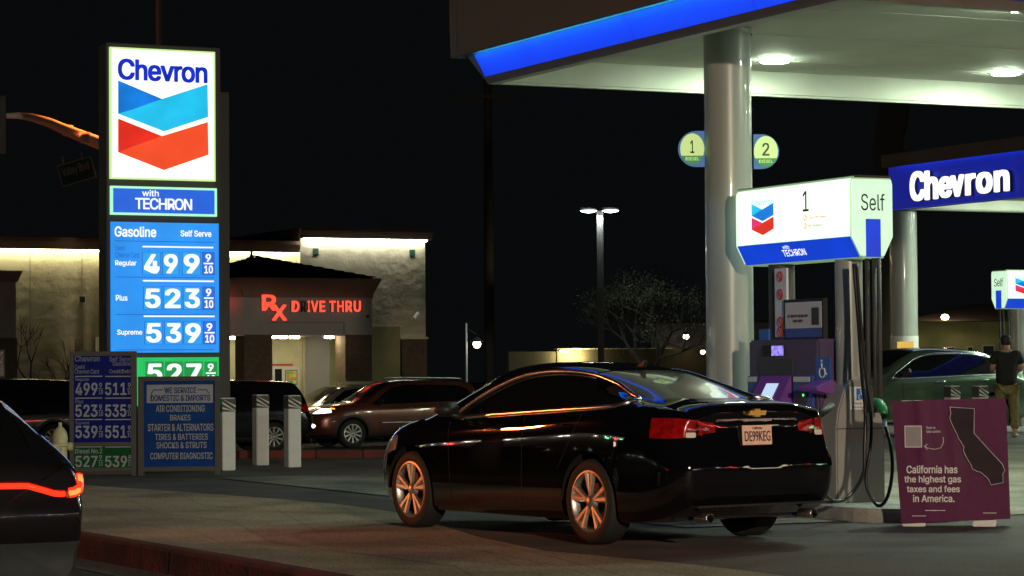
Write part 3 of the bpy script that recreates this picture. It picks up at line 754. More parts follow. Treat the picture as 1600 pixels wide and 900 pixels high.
# diesel pump number flags on the column
def flag(side_, num, px0, px1, py0, py1, label):
    root = empty('pump_number_flag', (cp.x, cp.y, 0), 0, label, 'sign', 'pump number flags on the column')
    F = Plane((cp.x, cp.y, 0), 0, 0.0)
    x0, z0, x1, z1 = F.box(px0, py0, px1, py1)
    h = z1-z0; r = h*.5; pts = []
    if side_ < 0:
        pts = [(x1, z0), (x1, z1)] + [(x0+r-r*math.cos(t)*1.0+0, (z0+z1)/2+r*math.sin(t)) for t in [PI/2-PI*i/16 for i in range(17)]]
    else:
        pts = [(x0, z1), (x0, z0)] + [(x1-r+r*math.cos(t), (z0+z1)/2+r*math.sin(t)) for t in [-PI/2+PI*i/16 for i in range(17)]]
    MB().prism(pts, 'y', -.02, .02).build('plate', 'diesel_blue', root)
    cx = (x0+x1)/2+(-.02 if side_ < 0 else .02); cx = F(1081.5 if side_ < 0 else 1196.3, 240)[0]
    rx = .128; rz = .165; zc = (z0+z1)/2+.0; zs_ = zc-.075
    el = [(cx+rx*math.cos(t), zc+rz*math.sin(t)) for t in [2*PI*i/28 for i in range(28)]]
    MB().prism([p for p in el if p[1] > zs_]+[], 'y', -.0265, -.0205).build('number_disc', 'diesel_face', root)
    MB().prism([p for p in el if p[1] < zs_+.02], 'y', -.0255, -.0205).build('diesel_label', 'diesel_green', root)
    text(num, 'diesel_ink', root, (cx-(.022 if num == '1' else .038), zc-.045, cx+(.022 if num == '1' else .038), zc+.092), -.030, bold=.02, name='digit')
    text('DIESEL', 'diesel_face', root, (cx-.072, zc-.122, cx+.072, zc-.088), -.030, bold=.01)
flag(-1, '1', 1059.5, 1108, 205, 261, 'round ended blue flag numbered 1 DIESEL left of the column')
flag(1, '2', 1177.5, 1217, 210, 264, 'round ended blue flag numbered 2 DIESEL right of the column')

# ------------------------------------------------------------------ pump island and pump
PO = Vector((3.477, 24.603, 0))
isl1 = empty('pump_island', PO, X_ANG); isl1['kind'] = 'structure'; isl1['label'] = 'raised concrete pump island with dark kerb'
pts = [(-3.6, -.62), (.35, -.62)]+[(.35+.62*math.sin(t), -.62*math.cos(t)) for t in [PI*i/12 for i in range(1, 12)]]+[(.35, .62), (-3.6, .62)]+[(-3.6-.62*math.sin(t), .62*math.cos(t)) for t in [PI*i/12 for i in range(1, 12)]]
MB().prism(pts, 'z', -.05, .13).build('island_kerb', 'kerb_grey', isl1, bevel=.02)
def pump(label, origin, ang, num, hosed=True, detail=True):
    e = empty('fuel_pump', origin, ang, label, 'fuel pump')
    z0 = .13
    # lit topper
    yw = .235; prof = [(-yw+.015, 3.26), (-yw, 3.2), (-yw, 2.695), (-yw+.105, 2.50), (yw-.105, 2.50), (yw, 2.695), (yw, 3.2), (yw-.015, 3.26)]
    tp = MB().prism([(-yw+.02, 3.275), (-yw+.11, 2.49), (yw-.11, 2.49), (yw-.02, 3.275)], 'x', -2.16, -.01).build('lit_topper', 'topper_edge', e)
    for sgn in (-1, 1):
        m = MB()
        def face(zs, mat, nm, dy=.0):
            mm = MB(); n = len(zs)
            for x in (-2.13, -.035):
                for (y, z) in zs: mm.v.append((x, sgn*(y+dy), z))
            for j in range(n-1): mm.f.append([j, j+1, n+j+1, n+j])
            mm.build(nm, mat, tp, recalc=False)
        face([(yw-.01, 3.255), (yw+.004, 3.18), (yw+.006, 2.95), (yw+.004, 2.70)], 'topper_white', 'face_panel')
        face([(yw+.004, 2.695), (yw-.10, 2.50)], 'topper_blue', 'blue_panel')
    for x0, x1, nm in ((-.03, 0.0, 'end_panel'), (-2.17, -2.14, 'end_panel')):
        MB().prism(prof, 'x', x0, x1).build(nm, 'topper_side', tp, bevel=.012)
    box('top_edge', 'steel_grey', tp, -2.17, -yw+.03, 3.262, -.0, yw-.03, 3.285)
    sx = .004
    MB().prism([(-.085, 2.499), (.085, 2.499), (.085, 2.865), (-.085, 2.865)], 'x', sx, sx+.003).build('blue_stripe', 'topper_blue', tp)
    MB().prism([(-.085, 2.499), (.085, 2.499), (.085, 2.865), (-.085, 2.865)], 'x', -2.177, -2.174).build('blue_stripe', 'topper_blue', tp)
    t = text('Self', 'topper_ink', tp, (-.135, 2.945, .135, 3.11), 0, bold=0.0)
    t.rotation_euler = (0, 0, PI/2); t.location = (.006, 0, 0)
    for fl in (False, True):
        yy = -yw-.012
        # logo
        Fp = lambda a, b: (-1.87 + (a-183.5)/140*.42 if not fl else -.42-.0+(a-183.5)/140*.42-.05, 2.83+(266-b)/140*.39)
        u0 = -1.83 if not fl else .20
        # flipped side: local x is mirrored, text helper flips u
        base = (lambda a, b: (u0+(a-183.5)/140*.42, 2.785+(266-b)/140*.33))
        text('Chevron', 'topper_cyan', tp, (u0, 3.085, u0+.43, 3.15), yy, bold=-.005, flip=fl)
        chevrons(None, ['logo_cyan', 'logo_blue', 'logo_pink', 'logo_red'], tp, base, yy, flip=fl)
        n0 = -.86 if not fl else 1.09
        text(num, 'topper_ink', tp, (n0, 2.98, n0+.105, 3.18), yy, bold=.0, flip=fl, name='digit')
        for k, (s_, zz) in enumerate((('Turn Off Engine', 2.915), ('No Smoking', 2.835))):
            text(s_, 'warn_orange' if k == 0 else 'warn_green', tp, (n0+.10, zz-.018, n0+(.42 if k == 0 else .33), zz+.012), yy, bold=0, flip=fl)
            ring = MB(); sg = -1 if fl else 1; rp = [(sg*(n0+.045+.028*math.cos(a)), sg*yy, zz+.028*math.sin(a)) for a in [2*PI*i/12 for i in range(13)]]
            ring.tube(rp, .004, 4, cap=False); ring.tube([rp[2], rp[8]], .004, 4); ring.build('warning_icon', 'warn_orange', tp)
        w0 = -1.33 if not fl else .70
        tb = MB()
        o = text('with', 'digit_white', tp, (w0+.04, 2.628, w0+.16, 2.665), 0, bold=.01, flip=fl)
        o2 = text('TECHRON', 'digit_white', tp, (w0, 2.555, w0+.42, 2.620), 0, bold=.012, flip=fl)
        for q_ in (o, o2):        # lay the print on the sloping face
            me = q_.data; sg = -1 if fl else 1
            for v in me.vertices:
                zz = v.co.z; dep = yw+.004-.104*(2.695-zz)/.195
                v.co.y = (-1 if not fl else 1)*(dep+.006)
    # posts
    for x, nm in ((-.43, 'post'), (-1.66, 'post')):
        MB().lathe([(.135, z0), (.135, 2.49)], n=28, o=(x, 0, 0)).build(nm, 'steel_grey' if x < -1 else 'column_paint', e, smooth=True)
    for x in (-.18, -.06, .02): MB().tube([(x, .05, 1.0), (x, .05, 2.49)], .022, 8).build('conduit', 'steel_grey', e, smooth=True)
    # notice strip with no-smoking icons
    nst = box('notice_strip', 'sticker_white', e, -1.52, -.17, 1.75, -1.30, -.145, 2.44)
    for zz in (2.36, 2.18, 1.90, 1.80):
        rg = MB(); rp = [(-1.41+.05*math.cos(a), -.178, zz+.05*math.sin(a)) for a in [2*PI*i/14 for i in range(15)]]
        rg.tube(rp, .007, 4, cap=False); rg.tube([rp[5], rp[12]], .007, 4); rg.build('warning_icon', 'sticker_red', nst)
    # ad board above the cabinet
    ad = box('advert_board', 'ink', e, -1.30, -.20, 1.72, -.58, -.15, 2.12)
    box('advert_print', 'banner_white', ad, -1.27, -.206, 1.83, -.61, -.201, 2.09); box('advert_foot', 'poster_blue', ad, -1.27, -.206, 1.74, -.61, -.201, 1.826)
    text('GET $30 OFF SIX GALLONS\nTERMS APPLY', 'steel_grey', ad, (-1.22, 1.89, -.85, 1.97), -.210, bold=0)
    box('advert_picture', 'steel_grey', ad, -.78, -.2095, 1.86, -.65, -.2065, 2.03)
    # cabinet
    cb = box('cabinet', 'pump_grey', e, -1.86, -.28, z0+.02, -.56, .28, 1.72, bevel=.02)
    mm = MB(); mm.box(-1.64, -.30, 1.05, -1.0, -.281, 1.53); mm.build('screen_bay', 'pump_dark', cb)
    box('display', 'ink', cb, -1.55, -.30, 1.555, -1.15, -.281, 1.665); box('display_glow', 'screen_lit', cb, -1.38, -.304, 1.56, -1.16, -.3005, 1.66)
    MB().prism([(-.285, .98), (-.47, 1.02), (-.44, 1.12), (-.305, 1.36), (-.285, 1.36)], 'x', -1.58, -1.02).build('keypad_shelf', 'pump_violet', cb)
    pd = MB(); pd.add([(-1.40, -.452, 1.11), (-1.17, -.452, 1.11), (-1.17, -.352, 1.285), (-1.40, -.352, 1.285)], [(0, 1, 2, 3)]); pd.build('keypad', 'pad_lit', cb)
    for x0 in (-1.84, -.98):
        rd = box('reader_panel', 'pump_blue', cb, x0, -.31, .98, x0+.36 if x0 > -1.5 else x0+.2, -.282, 1.36, bevel=.006)
        wd = .32 if x0 > -1.5 else .18
        box('reader_header', 'sticker_white', rd, x0+.02, -.315, 1.30, x0+wd, -.311, 1.35)
        box('reader_slot', 'pump_dark', rd, x0+.08, -.325, 1.08, x0+wd-.06, -.311, 1.2)
        MB().lathe([(0, -.332), (.012, -.332), (.012, -.324)], axis='y', n=10, o=(x0+wd-.10, 0, 1.17)).build('status_light', 'led_green', rd)
        if x0 > -1.5: box('card_print', 'sticker_red', rd, x0+.18, -.3145, 1.235, x0+wd-.02, -.311, 1.275)
    # blue post marker, flag above
    box('price_marker', 'sticker_blue', e, -1.70, -.25, 1.72, -1.52, -.23, 1.83)
    hc = box('access_sign', 'sticker_blue', e, -.60, -.283, 1.32, -.34, -.279, 1.54)
    def chair(parent, cx, cz, s, y):
        g = MB(); A = lambda a, b: (cx+a*s, y, cz+b*s)
        g.tube([A(-.05+.30*math.cos(t), -.22+.30*math.sin(t)) for t in [math.radians(130+250*i/14) for i in range(15)]], .045*s, 5)
        g.tube([A(-.1, .30), A(-.06, .0), A(.18, .0), A(.28, -.32), A(.42, -.30)], .055*s, 5)
        g.lathe([(0, -.004), (.08*s, -.004), (.08*s, .004)], axis='y', n=10, o=(cx-.12*s, y, cz+.43*s))
        return g.build('wheelchair_symbol', 'sticker_white', parent)
    chair(hc, -.47, 1.43, .17, -.286)
    # lower poster
    lp = box('lower_door', 'poster_pink', e, -1.80, -.300, .17, -.565, -.2815, .90)
    MB().prism([(-1.80, .90), (-.57, .90), (-.57, .36), (-.70, .36), (-1.1, .62), (-1.80, .75)], 'y', -.304, -.3005).build('poster_print', 'poster_blue', lp)
    text('TECHRON', 'ink', lp, (-1.22, .22, -.60, .33), -.306, bold=.01)
    # white end pedestal with an arched top
    ar = [(-.28, z0), (.28, z0), (.28, .85), (.255, 1.03), (.19, 1.20), (.10, 1.31), (0, 1.345), (-.10, 1.31), (-.19, 1.20), (-.255, 1.03), (-.28, .85)]
    pe = MB().prism(ar, 'x', -.56, -.25).build('end_pedestal', 'white_metal', e, bevel=.015)
    box('pedestal_seam', 'steel_grey', pe, -.255, -.275, .842, -.2475, .275, .852)
    st = MB().box(-.249, -.12, 1.03, -.244, .115, 1.25).build('assist_sticker', 'sticker_white', pe)
    sb = MB().box(-.2435, -.05, 1.12, -.241, .065, 1.235).build('assist_icon', 'sticker_blue', st)
    g = chair(sb, 0, 1.175, .10, -.006); g.rotation_euler = (0, 0, PI/2); g.location = (-.246, .01, 0)
    t = text('Honk For\nAssistance', 'ink', st, (-.10, 1.045, .10, 1.10), 0, bold=0); t.rotation_euler = (0, 0, PI/2); t.location = (-.240, 0, 0)
    # violet glow strip by the nozzle boot
    MB().prism([(-.30, 1.18), (-.50, 1.22), (-.50, 1.25), (-.30, 1.32)], 'x', -.55, -.25).build('nozzle_boot', 'pump_violet', e)
    return e
PU = pump('number 1 fuel pump with brightly lit topper beside the black sedan', PO, X_ANG, '1')
PO2 = Vector((9.13, 48.0, gz(9.13, 48)))
PU2 = pump('far fuel pump with lit topper behind the man in dark shirt', PO2, X_ANG+math.radians(90+180-0), '3')
PU2.scale = (1, 1, .93)
# hoses of the near pump
def hose(pts, r, parent, name='hose', mat='hose'):
    P = [Vector(p) for p in pts]; out = []
    for i in range(len(P)-1):
        p0 = P[max(i-1, 0)]; p1 = P[i]; p2 = P[i+1]; p3 = P[min(i+2, len(P)-1)]
        for k in range(10):
            t = k/10; out.append(.5*((2*p1)+(-p0+p2)*t+(2*p0-5*p1+4*p2-p3)*t*t+(-p0+3*p1-3*p2+p3)*t*t*t))
    out.append(P[-1]); return MB().tube(out, r, 8).build(name, mat, parent, smooth=True)
inv = Matrix.Rotation(-X_ANG, 4, 'Z') @ Matrix.Translation(-PO)
def hp_(pxs, d): return [tuple(inv @ at(x, y, dd)) for (x, y, dd) in pxs]
hose(hp_([(1334, 412, 24.5), (1341, 500, 24.4), (1347, 590, 24.2), (1352, 640, 24.1), (1351, 700, 24.05), (1349, 740, 24.0), (1330, 772, 23.9), (1305, 783, 23.6), (1278, 763, 23.0)], 0), .019, PU)
hose(hp_([(1338, 412, 24.5), (1350, 560, 24.3), (1361, 650, 24.1), (1360, 700, 24.0), (1353, 745, 24.0), (1358, 770, 24.0), (1372, 790, 24.0), (1386, 778, 24.0), (1394, 740, 24.05), (1392, 700, 24.1), (1384, 668, 24.2), (1377, 640, 24.3)], 0), .017, PU)
hose(hp_([(1364, 412, 24.8), (1366, 470, 24.8), (1371, 560, 24.8)], 0), .012, PU)
nz = inv @ at(1373, 640, 24.35)
m = MB(); A = [inv @ at(*q) for q in ((1384, 655, 24.25), (1380, 640, 24.3), (1374, 630, 24.35), (1368, 626, 24.5))]
m.tube(A, [.03, .045, .045, .03], 8); m.build('nozzle', 'nozzle_green', PU, smooth=True)
A = [inv @ at(*q) for q in ((1383, 668, 24.2), (1381.5, 655, 24.25))]
MB().tube(A, .022, 8).build('hose_ferrule', 'sticker_white', PU)
# nozzle handle in the car filler: seen as dark grip with blue glints
A = [inv @ at(*q) for q in ((1276, 652, 22.9), (1290, 640, 23.1), (1300, 634, 23.4))]
MB().tube(A, [.03, .04, .03], 8).build('nozzle', 'trim_black', PU, smooth=True)

# ------------------------------------------------------------------ purple banner on two posts
ba0 = at(1402, 730, 23.10); ba1 = at(1575, 730, 22.95)
ban_a = math.atan2(ba1.y-ba0.y, ba1.x-ba0.x)
bo = Vector((ba0.x, ba0.y, 0)); ban = empty('campaign_banner', bo, ban_a, 'purple cardboard banner with dark California outline, beside the pump', 'banner')
PBn = Plane(bo, ban_a)
def bq(px, py, off=0): return PBn(px, py, off)
c4 = [bq(1408.5, 818), bq(1579, 810.5), bq(1571.5, 622.5), bq(1393, 627)]
N = 24; m = MB()
def bil(s, t):
    a = (c4[0][0]*(1-s)+c4[1][0]*s, c4[0][1]*(1-s)+c4[1][1]*s); b_ = (c4[3][0]*(1-s)+c4[2][0]*s, c4[3][1]*(1-s)+c4[2][1]*s)
    return (a[0]*(1-t)+b_[0]*t, a[1]*(1-t)+b_[1]*t)
def crease(s, t): return -.010*math.exp(-((s-.245)/.025)**2)*(.4+.6*t) + .007*math.exp(-((s-.47)/.02)**2)*t - .006*math.exp(-((s-.52)/.02)**2) - .004*math.sin(7*s)*math.sin(3*t)
for j in range(9):
    for i in range(N+1):
        s, t = i/N, j/8; p = bil(s, t); m.v.append((p[0], crease(s, t), p[1]))
for j in range(8):
    for i in range(N): m.f.append([j*(N+1)+i, j*(N+1)+i+1, (j+1)*(N+1)+i+1, (j+1)*(N+1)+i])
m.build('front_sheet', 'purple', ban, smooth=True, recalc=False)
m = MB()
m.add([(c4[0][0], .012, c4[0][1]), (c4[0][0], .30, c4[0][1]), (c4[3][0], .30, c4[3][1]), (c4[3][0], .012, c4[3][1])], [(0, 1, 2, 3)])
m.add([(c4[1][0], .012, c4[1][1]), (c4[1][0], .30, c4[1][1]), (c4[2][0], .30, c4[2][1]), (c4[2][0], .012, c4[2][1])], [(0, 1, 2, 3)])
m.add([(c4[0][0], .30, c4[0][1]), (c4[1][0], .30, c4[1][1]), (c4[2][0], .30, c4[2][1]), (c4[3][0], .30, c4[3][1])], [(0, 1, 2, 3)])
m.build('sleeve_sides', 'purple', ban, recalc=False)
cal = [(612,228),(727,235),(725,350),(790,422),(858,495),(870,525),(860,540),(862,582),(805,592),(795,570),(783,556),(770,545),(755,533),(740,530),(727,522),(718,520),(712,500),(700,482),(690,465),(680,445),(675,430),(678,415),(668,398),(660,385),(652,375),(645,352),(640,345),(628,320),(618,300),(612,280),(617,255)]
cq = [bq(x/3+1280, y/3+560) for x, y in cal]
MB().prism(cq, 'y', -.024, -.018).build('state_map', 'purple_dark', ban)
g = MB(); g.tube([(p[0], -.026, p[1]) for p in cq+[cq[0]]], .0032, 4, cap=False); g.build('map_outline', 'banner_white', ban)
for s, x0, y0, x1, y1 in (('California has', 1416.5, 727, 1496, 739.5), ('the highest gas', 1413, 743, 1501.5, 756.5), ('taxes and fees', 1417, 758.5, 1499.5, 769), ('in America.', 1426.5, 773, 1491.5, 784.5)):
    text(s, 'banner_white', ban, PBn.box(x0, y0, x1, y1), -.022, bold=.03)
text('Scan to', 'banner_white', ban, PBn.box(1447, 666, 1461.5, 670), -.022, bold=.01); text('take action.', 'banner_white', ban, PBn.box(1447, 672, 1470, 676), -.022, bold=.01)
# blank square where the code was, and its arrow
r = PBn.box(1413.5, 665, 1440.5, 699); fr = MB()
box('blank_card', 'blank_card', ban, r[0]+.009, -.020, r[1]+.009, r[2]-.009, -.017, r[3]-.009)
fr.box(r[0], -.022, r[1], r[2], -.018, r[1]+.008); fr.box(r[0], -.022, r[3]-.008, r[2], -.018, r[3]); fr.box(r[0], -.0221, r[1], r[0]+.008, -.018, r[3]); fr.box(r[2]-.008, -.0221, r[1], r[2], -.018, r[3]); fr.build('code_frame', 'banner_white', ban)
g = MB(); ap = [bq(*p) for p in ((1473.5, 683), (1474, 691), (1470, 699.5), (1460, 702), (1450, 700), (1444, 697))]
g.tube([(p[0], -.022, p[1]) for p in ap], .0035, 5)
a_, b_ = bq(1449, 694), bq(1449, 702.5); g.tube([(a_[0], -.022, a_[1]), (ap[-1][0], -.022, ap[-1][1]), (b_[0], -.022, b_[1])], .0035, 5); g.build('arrow', 'banner_white', ban)
for px0, px1, py in ((1425, 1447, 805.5), (1445, 1477, 797), (1536, 1557, 801)):
    r = PBn.box(px0, py, px1, py+1); box('tear_slot', 'banner_white', ban, r[0], -.014, r[1], r[2], -.0105, r[3])
for px0, px1, zb in ((1409, 1447, 829), (1519, 1557, 821)):
    r = PBn.box(px0, 700, px1, zb, .0)
    x0 = r[0]; x1 = r[0]+.21
    MB().box(x0, .035, 0.004, x1, .245, 1.135).build('post', 'white_paint', ban, bevel=.008)

# ------------------------------------------------------------------ second canopy
c1 = at(1389, 328, 54.0)
C1 = Vector((c1.x, c1.y, 0)); Z1 = c1.z
can2 = empty('far_canopy', C1, X_ANG, 'far canopy with blue fascia carrying white channel letters', 'canopy')
F1 = Plane(C1, X_ANG)
zt1 = F1(1389, 262)[1]; zt2 = F1(1387, 246)[1]
MB().prism([(0, Z1), (12, Z1), (12, zt1), (0, zt1)], 'y', 0, .2).build('blue_fascia', 'blue_fascia', can2)
MB().prism([(-.15, zt1), (12, zt1), (12, zt2+.05), (-.15, zt2+.05)], 'y', -.08, -.065).build('parapet', 'fascia_brown', can2)
MB().box(-.15, -.065, zt1+.035, 12, .2, zt2+.045).build('parapet_core', 'fascia_brown', can2)
box('led_strip', 'led_blue2', can2, .3, -.06, zt1+.02, 12, -.04, zt1+.028)
m = MB(); m.box(0.001, .2, Z1, 12, .35, Z1+.05); m.box(0.001, .35, Z1, .15, 11, Z1+.05); m.build('lip', 'fascia_edge', can2)
box('soffit', 'soffit', can2, .15, .35, Z1+.25, 12, 11, Z1+.3); box('inner_border', 'soffit', can2, .12, .3, Z1+.02, .15, 11, Z1+.25)
box('end_fascia', 'fascia_brown', can2, -.1, .2, Z1+.05, 0, 11, zt2+.04)
for ly in (2.5, 6.0, 9.0):
    for lx in (2.0, 6.5, 10.5):
        MB().lathe([(0, Z1+.20), (.20, Z1+.215), (.22, Z1+.235)], n=20).build('light_lens', 'down_light', can2, smooth=True, loc=(lx, ly, 0))
# channel letters, one part each
lx = [(1427.5, 1450), (1450.5, 1470.5), (1472.5, 1492), (1491, 1511), (1514, 1529), (1531, 1555.5), (1559, 1582)]
for ch, (a, c) in zip('Chevron', lx):
    tall = ch in 'Ch'
    sl = -.115
    xm = (a+c)/2; yb = 314.5 + (xm-1438)*sl*.98; yt = yb-(47 if ch == 'C' else 46 if ch == 'h' else 34)
    q = F1.box(a, yt, c, yb)
    text(ch, 'channel_side', can2, (q[0]-.01, q[1]-.012, q[2]+.015, q[3]), -.07, bold=.05, ext=.07, name='letter_can')
    text(ch, 'channel_white', can2, q, -.10, bold=.05, ext=.03, name='letter')
p2 = at(1413, 540, 54.6)
e = empty('canopy_column', (p2.x, p2.y, gz(p2.x, p2.y)), 0, 'grey canopy column left of the second canopy, painted white below', 'column')
MB().lathe([(.295, 0), (.295, 3.9), (.295, Z1)], n=32).build('shaft', 'column_paint', e, smooth=True)
MB().lathe([(.301, 0), (.301, 1.9)], n=32).build('white_sleeve', 'white_paint', e, smooth=True)
sg = MB(); sg.box(-.2, -.32, 1.62, .15, -.305, 1.78); sg.build('notice', 'gold_badge', e)

# ------------------------------------------------------------------ pharmacy
O3 = at(470, 575, 75.0); O3.z = 0
ph = empty('pharmacy_building', O3, B_ANG, 'beige pharmacy with lit cornice and tiled drive through pavilion', 'building')
F3 = Plane(O3, B_ANG)
def fz(px, py, off=0): return F3(px, py, off)
GZ = -.6
uR = fz(664.5, 450)[0]; zc = fz(566, 375.5)[1]; zt = fz(566, 358)[1]
box('main_wall', 'stucco', ph, 0.001, 0, fz(640, 528)[1], uR, 9, zc+.02)
box('side_wall', 'stucco', ph, .5, 9, GZ, uR-.5, 9.2, zc)
m = MB(); m.prism([(-.10, zc+.03), (-.22, zc+.035), (-.36, zt-.08), (-.36, zt), (9.3, zt), (9.3, zc+.03)], 'x', -.12, uR+.12); m.build('cornice', 'cornice', ph)
box('light_strip', 'strip_white', ph, .05, -.20, zc-.015, uR-.02, -.12, zc+.028)
zl = fz(80, 391)[1]; zlt = fz(80, 374)[1]
box('main_wall', 'stucco', ph, -16, .3, GZ, 0, 9, zl+.02)
m = MB(); m.prism([(.20, zl+.03), (.08, zl+.035), (-.04, zlt-.05), (-.04, zlt+.06), (9.3, zlt+.06), (9.3, zl+.03)], 'x', -16, -.002); m.build('cornice', 'cornice', ph)
for k, (a, c) in enumerate(((-16, -9.05), (-8.98, -6.3), (-6.25, -3.4), (-3.35, -.02))):
    box('light_strip', 'strip_warm', ph, a, .10, zl-.015, c, .18, zl+.028)
# control joints and boxes on the wall
for px in (128, 47):
    u = fz(px, 450, -.3)[0]; box('wall_joint', 'stucco_dark', ph, u-.012, .288, GZ, u+.012, .302, zl)
u, zz = fz(128, 468, -.3); box('vent', 'white_paint', ph, u-.10, .25, zz-.11, u+.10, .30, zz+.11); box('vent_grille', 'steel_dark', ph, u-.075, .243, zz-.085, u+.075, .2495, zz+.085)
for px, py in ((493, 393), (644, 395)):
    u, zz = fz(px, py); box('vent_grille', 'street_sign', ph, u-.085, -.03, zz-.095, u+.085, .0, zz+.095)
u, zz = fz(647, 494, .2)
m = MB(); m.tube([(u-.12, -.45, zz-.09), (u+.12, -.22, zz+.09)], .055, 10); m.tube([(u, -.3, zz), (u, -.02, zz-.12)], .02, 6); m.build('security_camera', 'white_paint', ph)
# wainscots right of the pavilion
za = fz(646, 529)[1]
box('tile_wainscot', 'brown_tile', ph, fz(627, 560)[0], -.05, GZ, uR+.02, 9.0, za-.02); box('wainscot_cap', 'cream', ph, fz(625, 560)[0], -.09, za-.02, uR+.05, -.001, za+.05)
box('side_panel', 'olive', ph, fz(575, 560)[0], -.06, GZ, fz(624, 560)[0], .1, fz(600, 510)[1])
# pavilion stands OFF metres in front
OF = 4.0
def fp(px, py): return F3(px, py, OF)
u0, u1 = fp(381, 500)[0], fp(581.5, 500)[0]
zb = fp(480, 523)[1]; zf0 = fp(480, 465)[1]; zf1 = fp(480, 434.5)[1]
def ybox(nm, mat, a, zA, c, zB, y0, y1, bev=0): return box(nm, mat, pv, a, y0, zA, c, y1, zB, bev)
pv = ph
box('pavilion_wall', 'stucco_grey', ph, u0, -OF, zb, u1, -.07, zf0)
m = MB(); ov = .0; e1, e2 = .06, .20
prof = [(0, zf0), (.03, zf0+.01), (.03, zf0+.10), (.045, zf0+.14), (.09, zf0+.24), (.20, zf1-.05), (.20, zf1)]
# cornice swept round three sides
for (o_, z) in prof: m.v += [(u0-o_, -.3, z), (u0-o_, -OF-o_, z), (u1+o_, -OF-o_, z), (u1+o_, -.3, z)]
for j in range(len(prof)-1):
    for i in range(3): m.f.append([j*4+i, j*4+i+1, (j+1)*4+i+1, (j+1)*4+i])
m.build('pavilion_cornice', 'cornice', ph, recalc=False)
# hip roof of tile courses
za_ = fp(433, 402)[1]+.12
uA = fp(434, 420)[0]-.0; e_ = .02
L0, L1 = u0-1.0, u1+.10
apex = (uA, -OF+2.1)
rows = 12
rf = MB()
def hip(t):
    return (L0*(1-t)+apex[0]*t, -OF-.12+(2.1+.12)*t, L1*(1-t)+apex[0]*t, zf1+(za_-zf1)*t)
ub = MB(); c0_ = hip(0); c1_ = hip(1)
ub.add([(c0_[0], c0_[1], c0_[3]-.02), (c1_[0], c1_[1], c1_[3]-.02), (c0_[2], c0_[1], c0_[3]-.02), (c0_[0], -OF+4.2-(c0_[1]+OF), c0_[3]-.02), (c0_[2], -OF+4.2-(c0_[1]+OF), c0_[3]-.02)], [(0, 2, 1), (0, 1, 3), (2, 4, 1), (3, 1, 4)])
ub.build('roof_underlay', 'roof_tile', ph, recalc=False)
for k in range(rows):
    t0, t1_ = k/rows, (k+1)/rows
    a0, y0, b0, z0_ = hip(t0); a1, y1, b1_, z1_ = hip(t1_)
    rf2 = MB(); nt = max(2, int((b0-a0)/.17))
    for i in range(nt*4):
        s0, s1 = i/(nt*4), (i+1)/(nt*4)
        h0 = .035*abs(math.sin(s0*nt*PI)); h1 = .035*abs(math.sin(s1*nt*PI))
        rf2.add([(a0+(b0-a0)*s0, y0, z0_+h0+.03), (a0+(b0-a0)*s1, y0, z0_+h1+.03), (a1+(b1_-a1)*s1, y1, z1_+h1), (a1+(b1_-a1)*s0, y1, z1_+h0)], [(0, 1, 2, 3)])
    # side slopes
    rf2.add([(a0, y0, z0_+.03), (a1, y1, z1_), (a1, -OF+4.2-(y1+OF), z1_), (a0, -OF+4.2-(y0+OF), z0_+.03)], [(0, 1, 2, 3)])
    rf2.add([(b0, y0, z0_+.03), (b1_, y1, z1_), (b1_, -OF+4.2-(y1+OF), z1_), (b0, -OF+4.2-(y0+OF), z0_+.03)], [(3, 2, 1, 0)])
    rf2.build('tile_course', 'roof_tile', ph, recalc=False)
MB().lathe([(0, za_+.14), (.05, za_+.10), (.03, za_+.04), (.08, za_-.05)], n=10, o=(apex[0], apex[1], 0)).build('finial', 'steel_dark', ph)
# left wing of the pavilion (receding)
wv = MB()
wz = [(zb, zf0)]
xl = u0; wx = u0-2.6
wv.add([(u0, -OF, zb), (u0, -OF, zf0), (wx, -OF+1.9, zf0), (wx, -OF+1.9, zb)], [(0, 1, 2, 3)]); wv.build('wing_wall', 'stucco_grey', ph, recalc=False)
wv = MB(); wv.add([(u0-.1, -OF-.1, zf0), (u0-.2, -OF-.2, zf1), (wx-.1, -OF+1.75, zf1), (wx, -OF+1.8, zf0)], [(0, 1, 2, 3)]); wv.build('wing_cornice', 'cornice', ph, recalc=False)
text('U', 'rx_red', ph, (0, 0, .26, .36), 0, ext=.06, bold=.05, name='neon_letter')
lu = [o for o in ph.children if o.name.startswith('neon_letter')][-1]
uu, zz = fp(361, 482); lu.location = (uu-.30, -OF+.12, zz-.02); lu.rotation_euler = (0, 0, math.atan2(-1.9, 2.6))
# letters
def fl(s, x0, y0, x1, y1, mat='rx_red', y=-OF-.07, bold=.045):
    can_ = text(s, 'rx_off', ph, F3.box(x0, y0, x1, y1, OF), y, ext=.062, bold=bold, name='letter_can')
    return text(s, mat, can_, F3.box(x0, y0, x1, y1, OF), y-.014, ext=.008, bold=bold, name='neon_face') if mat == 'rx_red' else can_
fl('R', 407.5, 460.5, 430.5, 485.5, bold=.04); fl('X', 423, 476, 446.5, 501, bold=.04, y=-OF-.072)
fl('D', 454, 470, 466, 487.5)
for ch, x0, x1 in (('I', 479, 482.5), ('V', 484.5, 495.5), ('E', 497.5, 506.5), ('T', 512.5, 523), ('H', 525, 535.5), ('R', 538, 548.5), ('U', 551, 562)):
    fl(ch, x0, 470, x1, 487.5)
fl('R', 469.5, 470, 477.5, 487.5, mat='rx_off', bold=.02)
